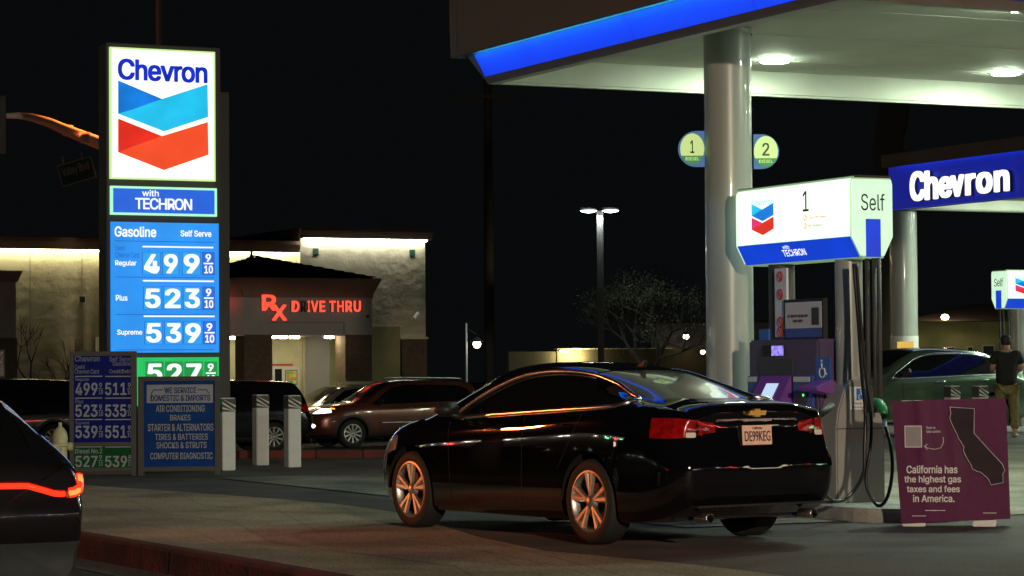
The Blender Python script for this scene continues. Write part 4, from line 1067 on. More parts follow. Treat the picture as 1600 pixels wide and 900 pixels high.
# header bands, piers, recess
hb = fp(430, 505)[1]
m = MB(); m.box(fp(421, 500)[0], -OF-.035, hb, fp(538, 500)[0], -OF-.001, hb+.035); m.box(fp(536.5, 500)[0], -OF-.0352, zb, fp(538.5, 500)[0], -OF-.001, hb); m.build('moulding', 'stucco_dark', ph)
u, zz = fp(574, 494.5); MB().lathe([(0, -OF-.09), (.035, -OF-.08), (.04, -OF)], axis='y', n=12, o=(u, 0, zz)).build('lamp_cap', 'steel_dark', ph)
for a, c in ((382, 426), (540, 581.5)):
    box('tile_pier', 'brown_tile', ph, fp(a, 560)[0]+.0, -OF+.02, GZ, fp(c, 560)[0], -OF+.75, zb)
box('tile_pier', 'brown_tile', ph, wx-.4, -OF+1.6, GZ, wx+.25, -OF+2.2, zb)
box('base_band', 'cream', ph, fp(527, 560)[0], -OF-.01, GZ, fp(581.5, 560)[0], -OF+.018, fp(550, 596)[1])
rec = -OF+2.3
box('recess_wall', 'cream', ph, u0-3, rec, GZ, fz(477, 560, OF-2.3)[0], -.07, zb); 
box('recess_panel', 'stucco_grey', ph, fz(477, 560, OF-2.3)[0]+.0, rec+.03, GZ, fz(515.5, 560, OF-2.3)[0], -.07, zb); box('recess_panel', 'olive', ph, fz(515.5, 560, OF-2.3)[0], rec, GZ, u1-.05, -.07, zb)
box('recess_jamb', 'cream', ph, fz(473.5, 560, OF-2.2)[0], rec-.12, GZ, fz(476.8, 560, OF-2.2)[0], rec-.002, zb)
box('canopy_ceiling', 'white_paint', ph, u0-2.6, -OF+.03, zb-.03, u1-.02, -.08, zb-.003)
for px, w_ in ((430, .05), (443, .10), (461.5, .12), (516, .11)):
    u = F3(px, 524, OF-.5)[0]
    box('ceiling_lamp', 'ceil_spot', ph, u-w_*.9, -OF+.45, zb-.095, u+w_*.9, -OF+.70, zb-.031, .01)
# left-hand lamp (other pavilion bay)
u = F3(363, 527, OF-1.5)[0]; box('ceiling_lamp', 'ceil_spot', ph, u-.1, -OF+1.3, zb-.1, u+.1, -OF+1.5, zb-.031, .01)
R_ = lambda *a: F3.box(*a, OF-2.1)
q = R_(427, 573, 470, 606); box('window_box', 'white_paint', ph, q[0], rec-.12, GZ, q[2], rec-.001, q[3])
q2 = R_(431, 576.5, 442, 602); box('window_pane', 'window_dark', ph, q2[0], rec-.126, q2[1], q2[2], rec-.1205, q2[3])
q2 = R_(447, 578, 466, 601); bx_ = box('notice_frame', 'steel_grey', ph, q2[0], rec-.135, q2[1], q2[2], rec-.1205, q2[3])
box('notice_backing', 'cream', ph, q2[0]+.02, rec-.139, q2[1]+.02, q2[2]-.02, rec-.1355, q2[3]-.02)
pc = [('poster_yellow', (0.75, .7, .08)), ('poster_green', (.1, .5, .15)), ('poster_teal', (.05, .35, .45)), ('poster_lime', (.45, .65, .1)), ('poster_orange', (.6, .3, .05))]
for n_, c_ in pc: M[n_] = pbr(n_, c_, .6)
rr = random.Random(3)
for i in range(3):
    for j in range(4):
        w_ = (q2[2]-q2[0]-.06)/3; h_ = (q2[3]-q2[1]-.06)/4; x0 = q2[0]+.03+i*w_; z0_ = q2[1]+.03+j*h_
        box('leaflet', pc[rr.randrange(5)][0], ph, x0+.004, rec-.1425, z0_+.004, x0+w_-.006, rec-.1395, z0_+h_-.004)
q2 = R_(428, 568.5, 461, 571.5); box('red_notice', 'sticker_red', ph, q2[0], rec-.03, q2[1], q2[2], rec-.002, q2[3])
# left dark pavilion at the frame edge
lf = F3
a1_, z_a = fp(-40, 425); b1x, _ = fp(29, 425); zz2 = fp(20, 425)[1]
box('corner_tower', 'stucco_dark', ph, a1_-2, -OF, GZ, fp(25, 500)[0], -.05, fp(20, 441)[1]); 
MB().prism([(fp(25, 500)[0], fp(20, 441)[1]), (fp(34, 500)[0], fp(20, 423)[1]), (a1_-2, fp(20, 423)[1]), (a1_-2, fp(20, 441)[1])], 'y', -OF-.15, -.06).build('tower_cornice', 'cornice', ph)
box('tile_wainscot', 'brown_tile', ph, a1_-2, -OF-.03, GZ, fp(26.5, 560)[0], -.04, fp(20, 528)[1])
q2 = F3.box(0, 546, 7, 590, OF); box('window_frame', 'stucco_grey', ph, q2[0]-.3, -OF-.06, q2[1], q2[2], -OF-.031, q2[3]); box('window_pane', 'window_dark', ph, q2[0]-.25, -OF-.066, q2[1]+.05, q2[2]-.04, -OF-.0605, q2[3]-.05)
box('roof_deck', 'steel_dark', ph, -16, .5, zlt, 0, 9, zlt+.1)
# ------------------------------------------------------------------ cars
def pchip(pts):
    X = [p[0] for p in pts]; Y = [p[1] for p in pts]; n = len(X)
    h = [X[i+1]-X[i] for i in range(n-1)]; d = [(Y[i+1]-Y[i])/h[i] for i in range(n-1)]
    mm = [0]*n; mm[0] = d[0]; mm[-1] = d[-1]
    for i in range(1, n-1):
        if d[i-1]*d[i] <= 0: mm[i] = 0
        else:
            w1 = 2*h[i]+h[i-1]; w2 = h[i]+2*h[i-1]; mm[i] = (w1+w2)/(w1/d[i-1]+w2/d[i])
    def f(x):
        if x <= X[0]: return Y[0]
        if x >= X[-1]: return Y[-1]
        k = 0
        while x > X[k+1]: k += 1
        t = (x-X[k])/h[k]; t2 = t*t; t3 = t2*t
        return (2*t3-3*t2+1)*Y[k]+(t3-2*t2+t)*h[k]*mm[k]+(-2*t3+3*t2)*Y[k+1]+(t3-t2)*h[k]*mm[k+1]
    return f
def catmull(P, per):
    out = []
    for i in range(len(P)-1):
        p0 = P[i-1] if i else (2*P[0][0]-P[1][0], 2*P[0][1]-P[1][1]); p1 = P[i]; p2 = P[i+1]; p3 = P[i+2] if i+2 < len(P) else (2*P[-1][0]-P[-2][0], 2*P[-1][1]-P[-2][1])
        for k in range(per):
            t = k/per
            out.append(tuple(.5*((2*b)+(-a+c)*t+(2*a-5*b+4*c-d)*t*t+(-a+3*b-3*c+d)*t**3) for a, b, c, d in zip(p0, p1, p2, p3)))
    out.append(P[-1]); return out
def sd_poly(poly):
    n = len(poly)
    def f(x, z):
        d = 1e9; s = 1
        for i in range(n):
            ax, az = poly[i]; bx, bz = poly[(i+1) % n]
            ex, ez = bx-ax, bz-az; wx, wz = x-ax, z-az
            t = max(0, min(1, (wx*ex+wz*ez)/(ex*ex+ez*ez+1e-12)))
            d = min(d, (wx-ex*t)**2+(wz-ez*t)**2)
            c1, c2, c3 = z >= az, z < bz, ex*wz > ez*wx
            if (c1 and c2 and c3) or (not c1 and not c2 and not c3): s = -s
        return s*math.sqrt(d)
    return f
def make_car(S, name, loc, ang, paint, label, cat='car', group=None):
    root = empty(name, loc, ang, label, cat, group)
    zt, zs, W, wr, zb = [pchip(S[k]) for k in ('zt', 'zs', 'W', 'wr', 'zb')]
    xr, xf = S['x']; cx = S.get('crown', .035)
    nx = S.get('nx', 84)
    xs = []
    for i in range(nx+1):
        t = i/nx; xs.append(xr+(xf-xr)*(t - .055*math.sin(2*PI*t)))
    def ring(x):
        w_ = W(x); b = zb(x); s = zs(x); T = zt(x); r = min(wr(x), w_*.97); hg = max(.0, T-s)
        k = min(1, hg/.25)
        mid = ((w_*.955)*.5+r*.5+.012*k, s+hg*.52) if hg > .12 else (w_*.955*.55+r*.45, s+(hg)*.60)
        P = [(0, b), (w_*.80, b), (w_*.94, b+.03), (w_*.985, b+.14), (w_, b+.45*(s-b)), (w_*.992, s-.14*min(1, (s-b)/.6)), (w_*.955, s), mid, (r, T-cx-.02*k), (r*.62, T-.010), (0, T)]
        return catmull(P, 5)
    rear = pchip(S['rear']); front = pchip(S['front'])
    bm = bmesh.new(); rings = []
    def place(x, y, z):
        if S.get('rc') and x < -.4: x = -.4+(x+.4)*S['rc']
        a = max(0, 1-(x-(xr if not S.get('rc') else -.4+(xr+.4)*S['rc']))/.45); c = max(0, 1-(xf-x)/.45)
        return (x + sm(a)*rear(z) + sm(c)*front(z), y, z)
    for x in xs:
        R = ring(x); full = [(-y, z) for y, z in R[::-1]][:-1]+R      # right side then left
        full = R[::-1] + [(-y, z) for y, z in R[1:-1]]                # top centre, down the left, bottom, up the right
        rings.append([bm.verts.new(place(x, y, z)) for y, z in full])
    def cap(x, sgn, first):
        R = ring(x); full = R[::-1]+[(-y, z) for y, z in R[1:-1]]
        zc = (max(z for y, z in R)+min(z for y, z in R))/2; out = []
        for s in (.94, .84, .68, .48, .25, .08):
            dep = S['bulge']*(1-s**3.2)
            out.append([bm.verts.new(place(x+sgn*dep, y*s, zc+(z-zc)*s)) for y, z in full])
        return out
    lo = cap(xs[0], -1, True); hi = cap(xs[-1], 1, False)
    allr = lo[::-1]+rings+hi; n = len(allr[0])
    for a, b in zip(allr, allr[1:]):
        for k in range(n): bm.faces.new((a[k], a[(k+1) % n], b[(k+1) % n], b[k]))
    bm.faces.new(allr[0]); bm.faces.new(allr[-1][::-1])
    bmesh.ops.recalc_face_normals(bm, faces=bm.faces[:])
    lay = bm.faces.layers.int.new('part'); parts = {}
    def mark(pid, fn, filt):
        """cut along fn = 0 and give the inside faces part id pid"""
        def ff(f): return f[lay] in (0,) and filt(f)
        cut(bm, fn, ff)
        for f in bm.faces:
            if f[lay] == 0 and filt(f) and fn(f.calc_center_median()) < 0: f[lay] = pid
    bm.normal_update()
    def sidef(f): bmn = f.normal; return abs(bmn.y) > .35 and abs(f.calc_center_median().y) > .35
    # side glass
    dlo = sd_poly(S['dlo']); tw = S.get('trimw', .022)
    pill = S['pillars']
    from mathutils.bvhtree import BVHTree
    bvh = BVHTree.FromBMesh(bm)
    mark(1, lambda c: dlo(c.x, c.z), sidef)
    # wind screens
    def topf(f): return f.normal.z > .12 and f.calc_center_median().z > S['scr_z']
    a0, a1 = S['ws']; r0, r1 = S['rg']
    def wsf(c):
        k = .16*(c.y/.6)**2
        return max((a0-k)-c.x, c.x-(a1-1.3*k), abs(c.y)-(wr(c.x)-.035))
    def rgf(c):
        k = .13*(c.y/.6)**2
        return max((r0+1.1*k)-c.x, c.x-(r1+.4*k), abs(c.y)-(wr(c.x)-.045))
    mark(3, wsf, topf); mark(4, rgf, lambda f: topf(f) or (S.get('hatch') and f.normal.x < -.2 and f.calc_center_median().z > S['scr_z']))
    # lamps
    dz_ = S.get('fine')
    if dz_:
        fe = set()
        for f in bm.faces:
            if f[lay] == 0 and dz_(f.calc_center_median()): fe.update(f.edges)
        bmesh.ops.subdivide_edges(bm, edges=list(fe), cuts=2, use_grid_fill=True); bm.normal_update()
    for pid, fn in S['lamps']:
        mark(pid, fn, (lambda f: True))
    # grille etc.
    for pid, fn in S.get('extra', []): mark(pid, fn, (lambda f: True))
    # wheel arches
    for ax in (0, S['wb']):
        mark(30, lambda c, ax=ax: math.hypot(c.x-ax, c.z-S['wrad'])-(S['wrad']+.055), lambda f: abs(f.calc_center_median().y) > .52 and f.calc_center_median().z < 1.0)
    if S.get('clad'):
        mark(31, lambda c: min(min(math.hypot(c.x-ax, c.z-S['wrad'])-(S['wrad']+.115) for ax in (0, S['wb'])), c.z-.36), sidef)
    bmesh.ops.delete(bm, geom=[f for f in bm.faces if f[lay] == 30], context='FACES')
    names = {0: ('body', paint), 1: ('side_window', 'tint_glass'), 2: ('window_trim', 'chrome'), 3: ('windscreen', 'tint_glass'), 4: ('rear_window', 'rear_glass' if S.get('rgm') else 'tint_glass'),
             5: ('tail_light', 'tail_red'), 6: ('head_light', S.get('hl', 'head_glass')), 7: ('grille', 'trim_black'), 8: ('reversing_light', 'reverse_lens'), 9: ('bumper_trim', 'chrome'), 10: ('fog_light', S.get('hl', 'head_glass')), 11: ('indicator', 'amber_on'), 12: ('light_bar', 'lamp_red_on'), 13: ('light_core', 'lamp_core'), 14: ('lower_bumper', 'lower_grey'), 20: ('gap', 'gap'), 31: ('wheel_arch_cladding', 'trim_black')}
    out = {}
    for pid, (nm, mt) in names.items():
        fs = [f for f in bm.faces if f[lay] == pid]
        if not fs: continue
        sides = [0]
        if pid in (1, 2, 5, 6, 8, 10, 11, 31): sides = [-1, 1]
        for sd in sides:
            groups = [fs] if sd == 0 else [[f for f in fs if f.calc_center_median().y*sd > 0]]
            if pid == 1:
                ff = groups[0]; groups = []
                lim = [-9]+pill+[9]
                for q0, q1 in zip(lim, lim[1:]): groups.append([f for f in ff if q0 <= f.calc_center_median().x < q1])
            for g in groups:
                if not g: continue
                b2 = bmesh.new(); vm = {}
                for f in g:
                    for v in f.verts:
                        if v not in vm:
                            d = {1: -.012, 3: -.006, 4: -.006, 20: -.006, 2: .006, 31: .012, 12: .004, 13: .008, 7: -.012}.get(pid, 0)
                            vm[v] = b2.verts.new(v.co + v.normal*d)
                    try: b2.faces.new([vm[v] for v in f.verts])
                    except ValueError: pass
                me = bpy.data.meshes.new(nm); b2.to_mesh(me); b2.free()
                par = root
                if pid == 20: par = out.get('body', root)
                if pid == 31 or pid == 2 or True: pass
                o = link(nm if pid != 20 else 'panel_gap', me, mt, par, smooth='auto' if pid not in (0,) else True)
                out.setdefault(nm, o)
    bm.free()
    body = out['body']
    if S.get('trim'):
        cl = S['dlo']; nP = len(cl); pts = []
        for i in range(nP):
            p0, p1, p2, p3 = cl[i-1], cl[i], cl[(i+1) % nP], cl[(i+2) % nP]
            for k in range(6):
                t = k/6; pts.append(tuple(.5*((2*b)+(-a+c)*t+(2*a-5*b+4*c-d)*t*t+(-a+3*b-3*c+d)*t**3) for a, b, c, d in zip(p0, p1, p2, p3)))
        for sy in (-1, 1):
            path = []
            for (x, z) in pts+[pts[0]]:
                h = bvh.ray_cast(Vector((x, 2.5*sy, z)), Vector((0, -sy, 0)))
                if h[0] is not None: path.append(h[0]+h[1].normalized()*.002)
            MB().tube(path, tw*.55, 8, cap=False).build('window_trim', S.get('trimmat', 'chrome'), root, smooth=True)
    for (x0, z0, x1, z1) in S.get('seams', []):
        for sy in (-1, 1):
            path = []
            for k in range(13):
                t = k/12; h = bvh.ray_cast(Vector((x0+(x1-x0)*t, 2.5*sy, z0+(z1-z0)*t)), Vector((0, -sy, 0)))
                if h[0] is not None: path.append(h[0]-h[1].normalized()*.0015)
            if len(path) > 2: MB().tube(path, .005, 5).build('door_seam', 'gap', root, smooth=True)
    for nm_, mt_, rr_, py_, *off_ in S.get('bars', []):
        for sy in (-1, 1):
            path = []
            for (y, z) in py_:
                h = bvh.ray_cast(Vector((-3, y*sy, z)), Vector((1, 0, 0)))
                if h[0] is not None: path.append(h[0]+Vector((off_[0] if off_ else -.004 if nm_ == 'light_bar' else .03, 0, 0)))
            MB().tube(path, rr_, 8).build(nm_, mt_, root, smooth=True)
    # dark inner floor and arch liners so nothing shows through
    m = MB(); wi = S['W'][3][1]
    m.box(xr+.35, -wi*.72, .22, xf-.35, wi*.72, .60)
    for ax in (0, S['wb']):
        for sy in (-1, 1):
            R_ = S['wrad']+.06; base = len(m.v); n_ = 16
            for k in range(n_+1):
                a = PI*k/n_ ; 
                for y in (sy*(wi-.02), sy*.50): m.v.append((ax+R_*math.cos(a), y, S['wrad']+R_*math.sin(a)*.99))
            for k in range(n_): m.f.append([base+2*k, base+2*k+1, base+2*k+3, base+2*k+2])
    m.build('underbody', 'gap', body, recalc=False)
    # wheels
    for ax in (0, S['wb']):
        for sy in (-1, 1):
            wheel(root, ax, sy*(wi-.012), S['wrad'], S['rim'], sy, S.get('spokes', 5), S.get('rimmat', 'alloy'))
    # mirrors
    mx, mz, my = S['mirror']
    for sy in (-1, 1):
        mm = MB().prism([(-.05, -.065), (.05, -.05), (.075, 0), (.05, .062), (-.05, .07)], 'y', -.115, .115)
        o = mm.build('door_mirror', paint if not S.get('mirmat') else S['mirmat'], root, bevel=.028, smooth=True, loc=(mx, sy*(my+.13), mz+.05))
        MB().tube([(0, -sy*.02, -.03), (-.02, -sy*.14, -.07)], .03, 8).build('mirror_arm', 'trim_black', o, smooth=True)
    # handles
    for hx, hz in S['handles']:
        for sy in (-1, 1):
            mm = MB(); yv = W(hx)*.985
            mm.tube([(hx-.10, sy*(yv-.01), hz), (hx-.08, sy*(yv+.025), hz), (hx+.08, sy*(yv+.025), hz), (hx+.10, sy*(yv-.01), hz)], .011, 8)
            mm.build('door_handle', S.get('handmat', paint), root, smooth=True)
    return root, out
def wheel(root, ax, y, R, rimr, sy, nsp, rmat):
    w_ = empty('wheel', (ax, y, R)); w_.parent = root
    if sy < 0: w_.rotation_euler = (0, 0, PI)
    # local +y is outwards
    MB().lathe([(rimr, -.005), (rimr+.02, .004), (R-.035, .006), (R-.012, -.01), (R, -.035), (R, -.20), (R-.02, -.225), (rimr, -.225)], axis='y', n=40).build('tyre', 'rubber', w_, smooth='auto')
    m = MB()
    m.lathe([(rimr+.004, -.003), (rimr-.012, .002), (rimr-.022, -.01), (rimr-.03, -.05), (rimr-.035, -.20)], axis='y', n=40)
    hub = []
    m.lathe([(0, .004), (.034, .002), (.045, -.008), (.06, -.02), (.075, -.045), (0, -.06)], axis='y', n=20)
    for k in range(nsp):
        for q in ((-.20, .20) if nsp <= 6 else (0,)):
            a0 = 2*PI*k/nsp + PI/2 ; a1 = a0+q*.95
            p0 = (math.cos(a0+q*.25)*.05, math.sin(a0+q*.25)*.05); p1 = (math.cos(a1)*(rimr-.012), math.sin(a1)*(rimr-.012))
            dx, dz = p1[0]-p0[0], p1[1]-p0[1]; L_ = math.hypot(dx, dz); nx_, nz_ = -dz/L_, dx/L_
            w0, w1 = .017, .038
            vs = []
            for (p, ww, yo) in ((p0, w0, -.015), (p1, w1, -.004)):
                vs += [(p[0]-nx_*ww, yo-.014, p[1]-nz_*ww), (p[0]+nx_*ww, yo-.014, p[1]+nz_*ww), (p[0]+nx_*ww*.45, yo+.004, p[1]+nz_*ww*.45), (p[0]-nx_*ww*.45, yo+.004, p[1]-nz_*ww*.45)]
            m.add(vs, [(0, 1, 5, 4), (1, 2, 6, 5), (2, 3, 7, 6), (3, 0, 4, 7), (0, 3, 2, 1), (4, 5, 6, 7)])
    m.build('rim', rmat, w_, smooth='auto')
    MB().lathe([(0, -.075), (.15, -.078), (.155, -.095), (0, -.10)], axis='y', n=24).build('brake_disc', 'steel_grey', w_)
    MB().lathe([(0, -.12), (rimr, -.12)], axis='y', n=24).build('wheel_well', 'gap', w_)
# sedan shape, metres, x = 0 at the rear axle
SED = dict(
    x=(-1.20, 3.74), bulge=.05, wb=2.835, wrad=.348, rim=.252, crown=.045,
    zt=[(-1.20, 1.085), (-1.13, 1.150), (-.98, 1.168), (-.70, 1.178), (-.48, 1.215), (0, 1.335), (.45, 1.430), (.9, 1.483), (1.3, 1.496), (1.7, 1.468), (2.1, 1.33), (2.5, 1.14), (2.72, 1.045), (3.0, .995), (3.35, .92), (3.6, .82), (3.74, .72)],
    zs=[(-1.20, .96), (-1.0, 1.02), (-.5, 1.075), (0, 1.085), (.9, 1.035), (1.9, .985), (2.5, .945), (3.0, .88), (3.4, .78), (3.74, .64)],
    W=[(-1.20, .755), (-1.10, .825), (-.90, .88), (-.35, .925), (.3, .917), (1.4, .915), (2.4, .922), (2.9, .918), (3.25, .865), (3.5, .78), (3.66, .68), (3.74, .60)],
    wr=[(-1.20, .62), (-.95, .68), (-.6, .63), (-.2, .59), (.4, .575), (1.2, .575), (1.75, .57), (2.2, .63), (2.6, .71), (2.9, .74), (3.4, .66), (3.74, .48)],
    zb=[(-1.20, .34), (-.95, .24), (-.5, .19), (0, .18), (2.8, .17), (3.3, .19), (3.6, .22), (3.74, .28)],
    rear=[(.2, .10), (.36, .0), (.50, -.035), (.66, -.045), (.72, -.02), (.80, .03), (.95, .045), (1.05, .02), (1.12, -.015), (1.2, -.03)],
    front=[(.2, -.08), (.32, .0), (.50, .03), (.65, .02), (.75, -.01), (.9, -.06)],
    dlo=[(2.10, 1.045), (1.80, 1.215), (1.45, 1.345), (1.15, 1.400), (.80, 1.412), (.45, 1.385), (.12, 1.315), (-.18, 1.228), (-.36, 1.175), (-.30, 1.135), (-.12, 1.118), (.6, 1.085), (1.6, 1.035), (2.02, 1.012)],
    pillars=[.12, .98], trim=True, trimw=.036, scr_z=1.0, ws=(1.78, 2.66), rg=(-.60, .42), rgm=True, rimmat='alloy',
    mirror=(2.0, 1.03, .90), handles=[(.35, .97), (1.45, .925)], mirmat='trim_black',
)
def sed_tail(c):
    # wraps round the rear corner; the lower edge sweeps up towards the middle
    if c.x > -.75: return 1.0
    ay = abs(c.y); t = sm((.82-ay)/.42)
    zl = .880+.045*t; zh = 1.040-.045*t
    return max(zl-c.z, c.z-zh, .44-ay, c.x+.80, .007-abs(ay-.615))
def sed_rev(c):
    ay = abs(c.y)
    return max(.885-c.z, c.z-.925, .63-ay, ay-.72, c.x+.8)
def sed_head(c):
    if c.x < 3.0: return 1.0
    return max(.60+.10*sm((3.7-c.x)/.6)-c.z, c.z-(.74+.10*sm((3.7-c.x)/.6)), .40-abs(c.y), 3.12-c.x)
def sed_grille(c): return max(3.5-c.x, abs(c.y)-.38, .36-c.z, c.z-.66)
def sed_chrome(c):
    return max(1.010-c.z, c.z-1.026, abs(c.y)-.42, c.x+1.0)
SED['lamps'] = [(8, sed_rev), (5, sed_tail), (6, sed_head)]
SED['extra'] = [(7, sed_grille), (9, sed_chrome)]
line = lambda x0, z0, x1, z1: (lambda x, z: max(abs((x-x0)*(z1-z0)-(z-z0)*(x1-x0))/math.hypot(x1-x0, z1-z0), (z0-z) if z0 < z1 else z1-z, z-max(z0, z1)))
SED['seams'] = [(1.0, .26, .98, 1.07), (2.12, .26, 2.18, .97), (.45, .60, .10, 1.08)]
SED['fine'] = lambda c: c.x < -.72 and .74 < c.z < 1.12
SED['rc'] = .90
sd = Vector((0.62, 21.0, 0)); hd = Vector((-.549, .836, 0)).normalized(); rt = Vector((hd.y, -hd.x, 0))
scen = sd + rt*.905*.965
SEDAN, so = make_car(SED, 'sedan', (scen.x, scen.y, .012), math.atan2(hd.y, hd.x), 'black_paint', 'glossy black sedan with orange lit window trim being fuelled at the pump')
# plate, badge, antenna, bumper details
def rear_x(z): return -1.25
SEDAN.scale = (1, .965, 1)
pl = empty('number_plate', (-1.132, .03, .895)); pl.parent = SEDAN
pl.rotation_euler = (0, math.radians(3), 0)
MB().box(-.012, -.155, -.078, -.004, .155, .078).build('plate', 'plate_lit', pl, bevel=.002)
t = text('DE99KEG', 'plate_ink', pl, (-.135, -.05, .135, .032), 0, bold=.008, name='plate_number', plain=True); t.rotation_euler = (0, 0, -PI/2); t.location = (-.0165, 0, 0)
t = text('California', 'plate_ink', pl, (-.05, .046, .05, .068), 0, bold=-.01); t.rotation_euler = (0, 0, -PI/2); t.location = (-.0165, 0, 0)
MB().prism([(-.085, -.018), (-.03, -.018), (-.03, -.032), (.03, -.032), (.03, -.018), (.095, -.018), (.075, .018), (.03, .018), (.03, .032), (-.03, .032), (-.03, .018), (-.10, .018)], 'x', -1.268, -1.235).build('badge', 'gold_badge', SEDAN, loc=(.118, .03, 1.072))
MB().prism([(.12, 1.475), (-.02, 1.50), (-.05, 1.555), (-.02, 1.56), (.06, 1.52), (.22, 1.475)], 'y', -.02, .02).build('antenna_fin', 'trim_black', SEDAN, bevel=.008, loc=(.42, 0, -.055))
m = MB(); m.box(-1.20, -.70, .335, -1.10, .70, .35); m.build('bumper_seam', 'trim_black', SEDAN)
for sy in (-.55, .55): MB().lathe([(.035, -1.17), (.04, -1.17), (.04, -1.0)], axis='x', n=14, o=(0, sy, .25)).build('exhaust', 'chrome', SEDAN, smooth=True)
# ---- suv shape
def suv(L0=-.95, L1=3.62, H=1.69, wb=2.69):
    k = H/1.69
    return dict(x=(L0, L1), bulge=.05, wb=wb, wrad=.36, rim=.235, crown=.05,
        zt=[(L0, 1.18*k), (L0+.07, 1.50*k), (L0+.20, 1.62*k), (-.4, 1.65*k), (.4, 1.685*k), (1.1, 1.69*k), (1.55, 1.64*k), (1.95, 1.44*k), (2.3, 1.22*k), (2.5, 1.13*k), (2.9, 1.08*k), (3.3, 1.01*k), (3.5, .93*k), (L1, .84*k)],
        zs=[(L0, .98), (-.5, 1.07), (.5, 1.06), (1.5, 1.03), (2.3, 1.02), (2.9, .98), (3.3, .90), (L1, .76)],
        W=[(L0, .80), (L0+.12, .87), (-.5, .915), (.2, .92), (1.4, .92), (2.4, .925), (2.9, .915), (3.25, .87), (3.45, .80), (L1, .68)],
        wr=[(L0, .60), (-.5, .61), (.4, .62), (1.4, .61), (1.9, .68), (2.4, .76), (3.0, .76), (L1, .60)],
        zb=[(L0, .42), (-.7, .28), (0, .24), (2.7, .24), (3.2, .27), (L1, .36)],
        rear=[(.3, .06), (.5, -.05), (.75, -.05), (.9, 0), (1.2, .03), (1.7, .20)], front=[(.3, -.06), (.5, .03), (.75, .03), (.95, -.05)],
        dlo=[(2.12, 1.10), (1.78, 1.36), (1.52, 1.50), (1.1, 1.555), (.3, 1.555), (-.3, 1.52), (-.52, 1.44), (-.66, 1.24), (-.5, 1.15), (.5, 1.12), (1.9, 1.08)],
        pillars=[-.18, .75], scr_z=1.12, ws=(1.60, 2.38), rg=(L0-.2, L0+.10), hatch=True,
        mirror=(1.98, 1.10, .90), handles=[(.2, 1.0), (1.15, .98)], mirmat='trim_black', spokes=10, clad=True,
        lamps=[(11, lambda c: max(3.14-c.x, c.x-3.24, .97-c.z, c.z-1.03, .62-abs(c.y))), (6, lambda c: 1 if c.x < 3.05 else max(.86+.03*sm((3.6-c.x)/.4)-c.z, c.z-(.95+.04*sm((3.6-c.x)/.4)), .42-abs(c.y), 3.24-c.x)), (10, lambda c: 1 if c.x < 3.2 else math.sqrt((abs(c.y)-.66)**2+(c.z-.56)**2)-.05),
               (5, lambda c: 1 if c.x > -.6 else max(.95-c.z, c.z-1.12, .48-abs(c.y), c.x+.72))],
        extra=[(7, lambda c: 1 if c.x < 3.2 else max(.46-c.z, c.z-.86, abs(c.y)-.56+.5*abs(c.z-.66)))],
        seams=[(.78, .42, .76, 1.1), (1.95, .42, 1.98, 1.05)], fine=lambda c: c.x > 3.0 and .45 < c.z < 1.05)
RAV = suv(); RAV['hl'] = 'headlamp_on'; RAV['rimmat'] = 'alloy'; RAV['handmat'] = 'chrome'
angB = math.atan2(-BD.y, -BD.x)      # heading left along the back street
def put(px, d, dz=0): p = at(px, 600, d); return Vector((p.x, p.y, gz(p.x, p.y)+dz))
w1 = put(551, 63.5); hB = Vector((math.cos(angB), math.sin(angB), 0))
r_ = w1 - hB*2.69 - Vector((-hB.y, hB.x, 0))*0   # front axle seen at pixel 551
lft = Vector((-hB.y, hB.x, 0))
r_ = w1 - hB*2.69 - lft*.9; r_.z = gz(r_.x, r_.y)
car, _ = make_car(RAV, 'parked_car', r_, angB, 'red_paint', 'red suv with its headlight on, on the street behind the bollards', 'car')
for sy in (-1, 1): MB().tube([(-.45, sy*.56, 1.655), (-.38, sy*.56, 1.71), (1.1, sy*.56, 1.745), (1.3, sy*.56, 1.70)], .016, 6).build('roof_rail', 'chrome', car, smooth=True)
CAR_RED = car
for sy in (-1, 1): MB().box(.0, sy*.925-.006, .62, 1.9, sy*.925+.006, .635).build('side_moulding', 'chrome', car)
BLK = suv(H=1.72); BLK['rimmat'] = 'alloy'
w2 = put(428, 61.0); r_ = w2 - lft*.9; r_.z = gz(r_.x, r_.y)
car, co = make_car(BLK, 'parked_car', r_, angB, 'dark_paint', 'black suv seen between the service board post and the bollards', 'car')
CAR_BLACK = car
w3 = put(84, 60.5); r_ = w3 - lft*.9; r_.z = gz(r_.x, r_.y)
BLK2 = suv(H=1.80)
car, co = make_car(BLK2, 'parked_car', r_, angB, 'dark_paint', 'black car behind the fire hydrant at the left edge', 'car')
w4 = put(520, 70.5); r_ = w4 - hB*1.4; r_.z = gz(r_.x, r_.y)-.12
SIL = suv(H=1.66); SIL['rimmat'] = 'alloy'
car, co = make_car(SIL, 'parked_car', r_, angB+math.radians(8), 'silver_paint', 'silver car parked behind the red suv bonnet, by the pharmacy', 'car')
w5 = put(415, 68.5); r_ = w5 - hB*.2; r_.z = gz(r_.x, r_.y)-.05
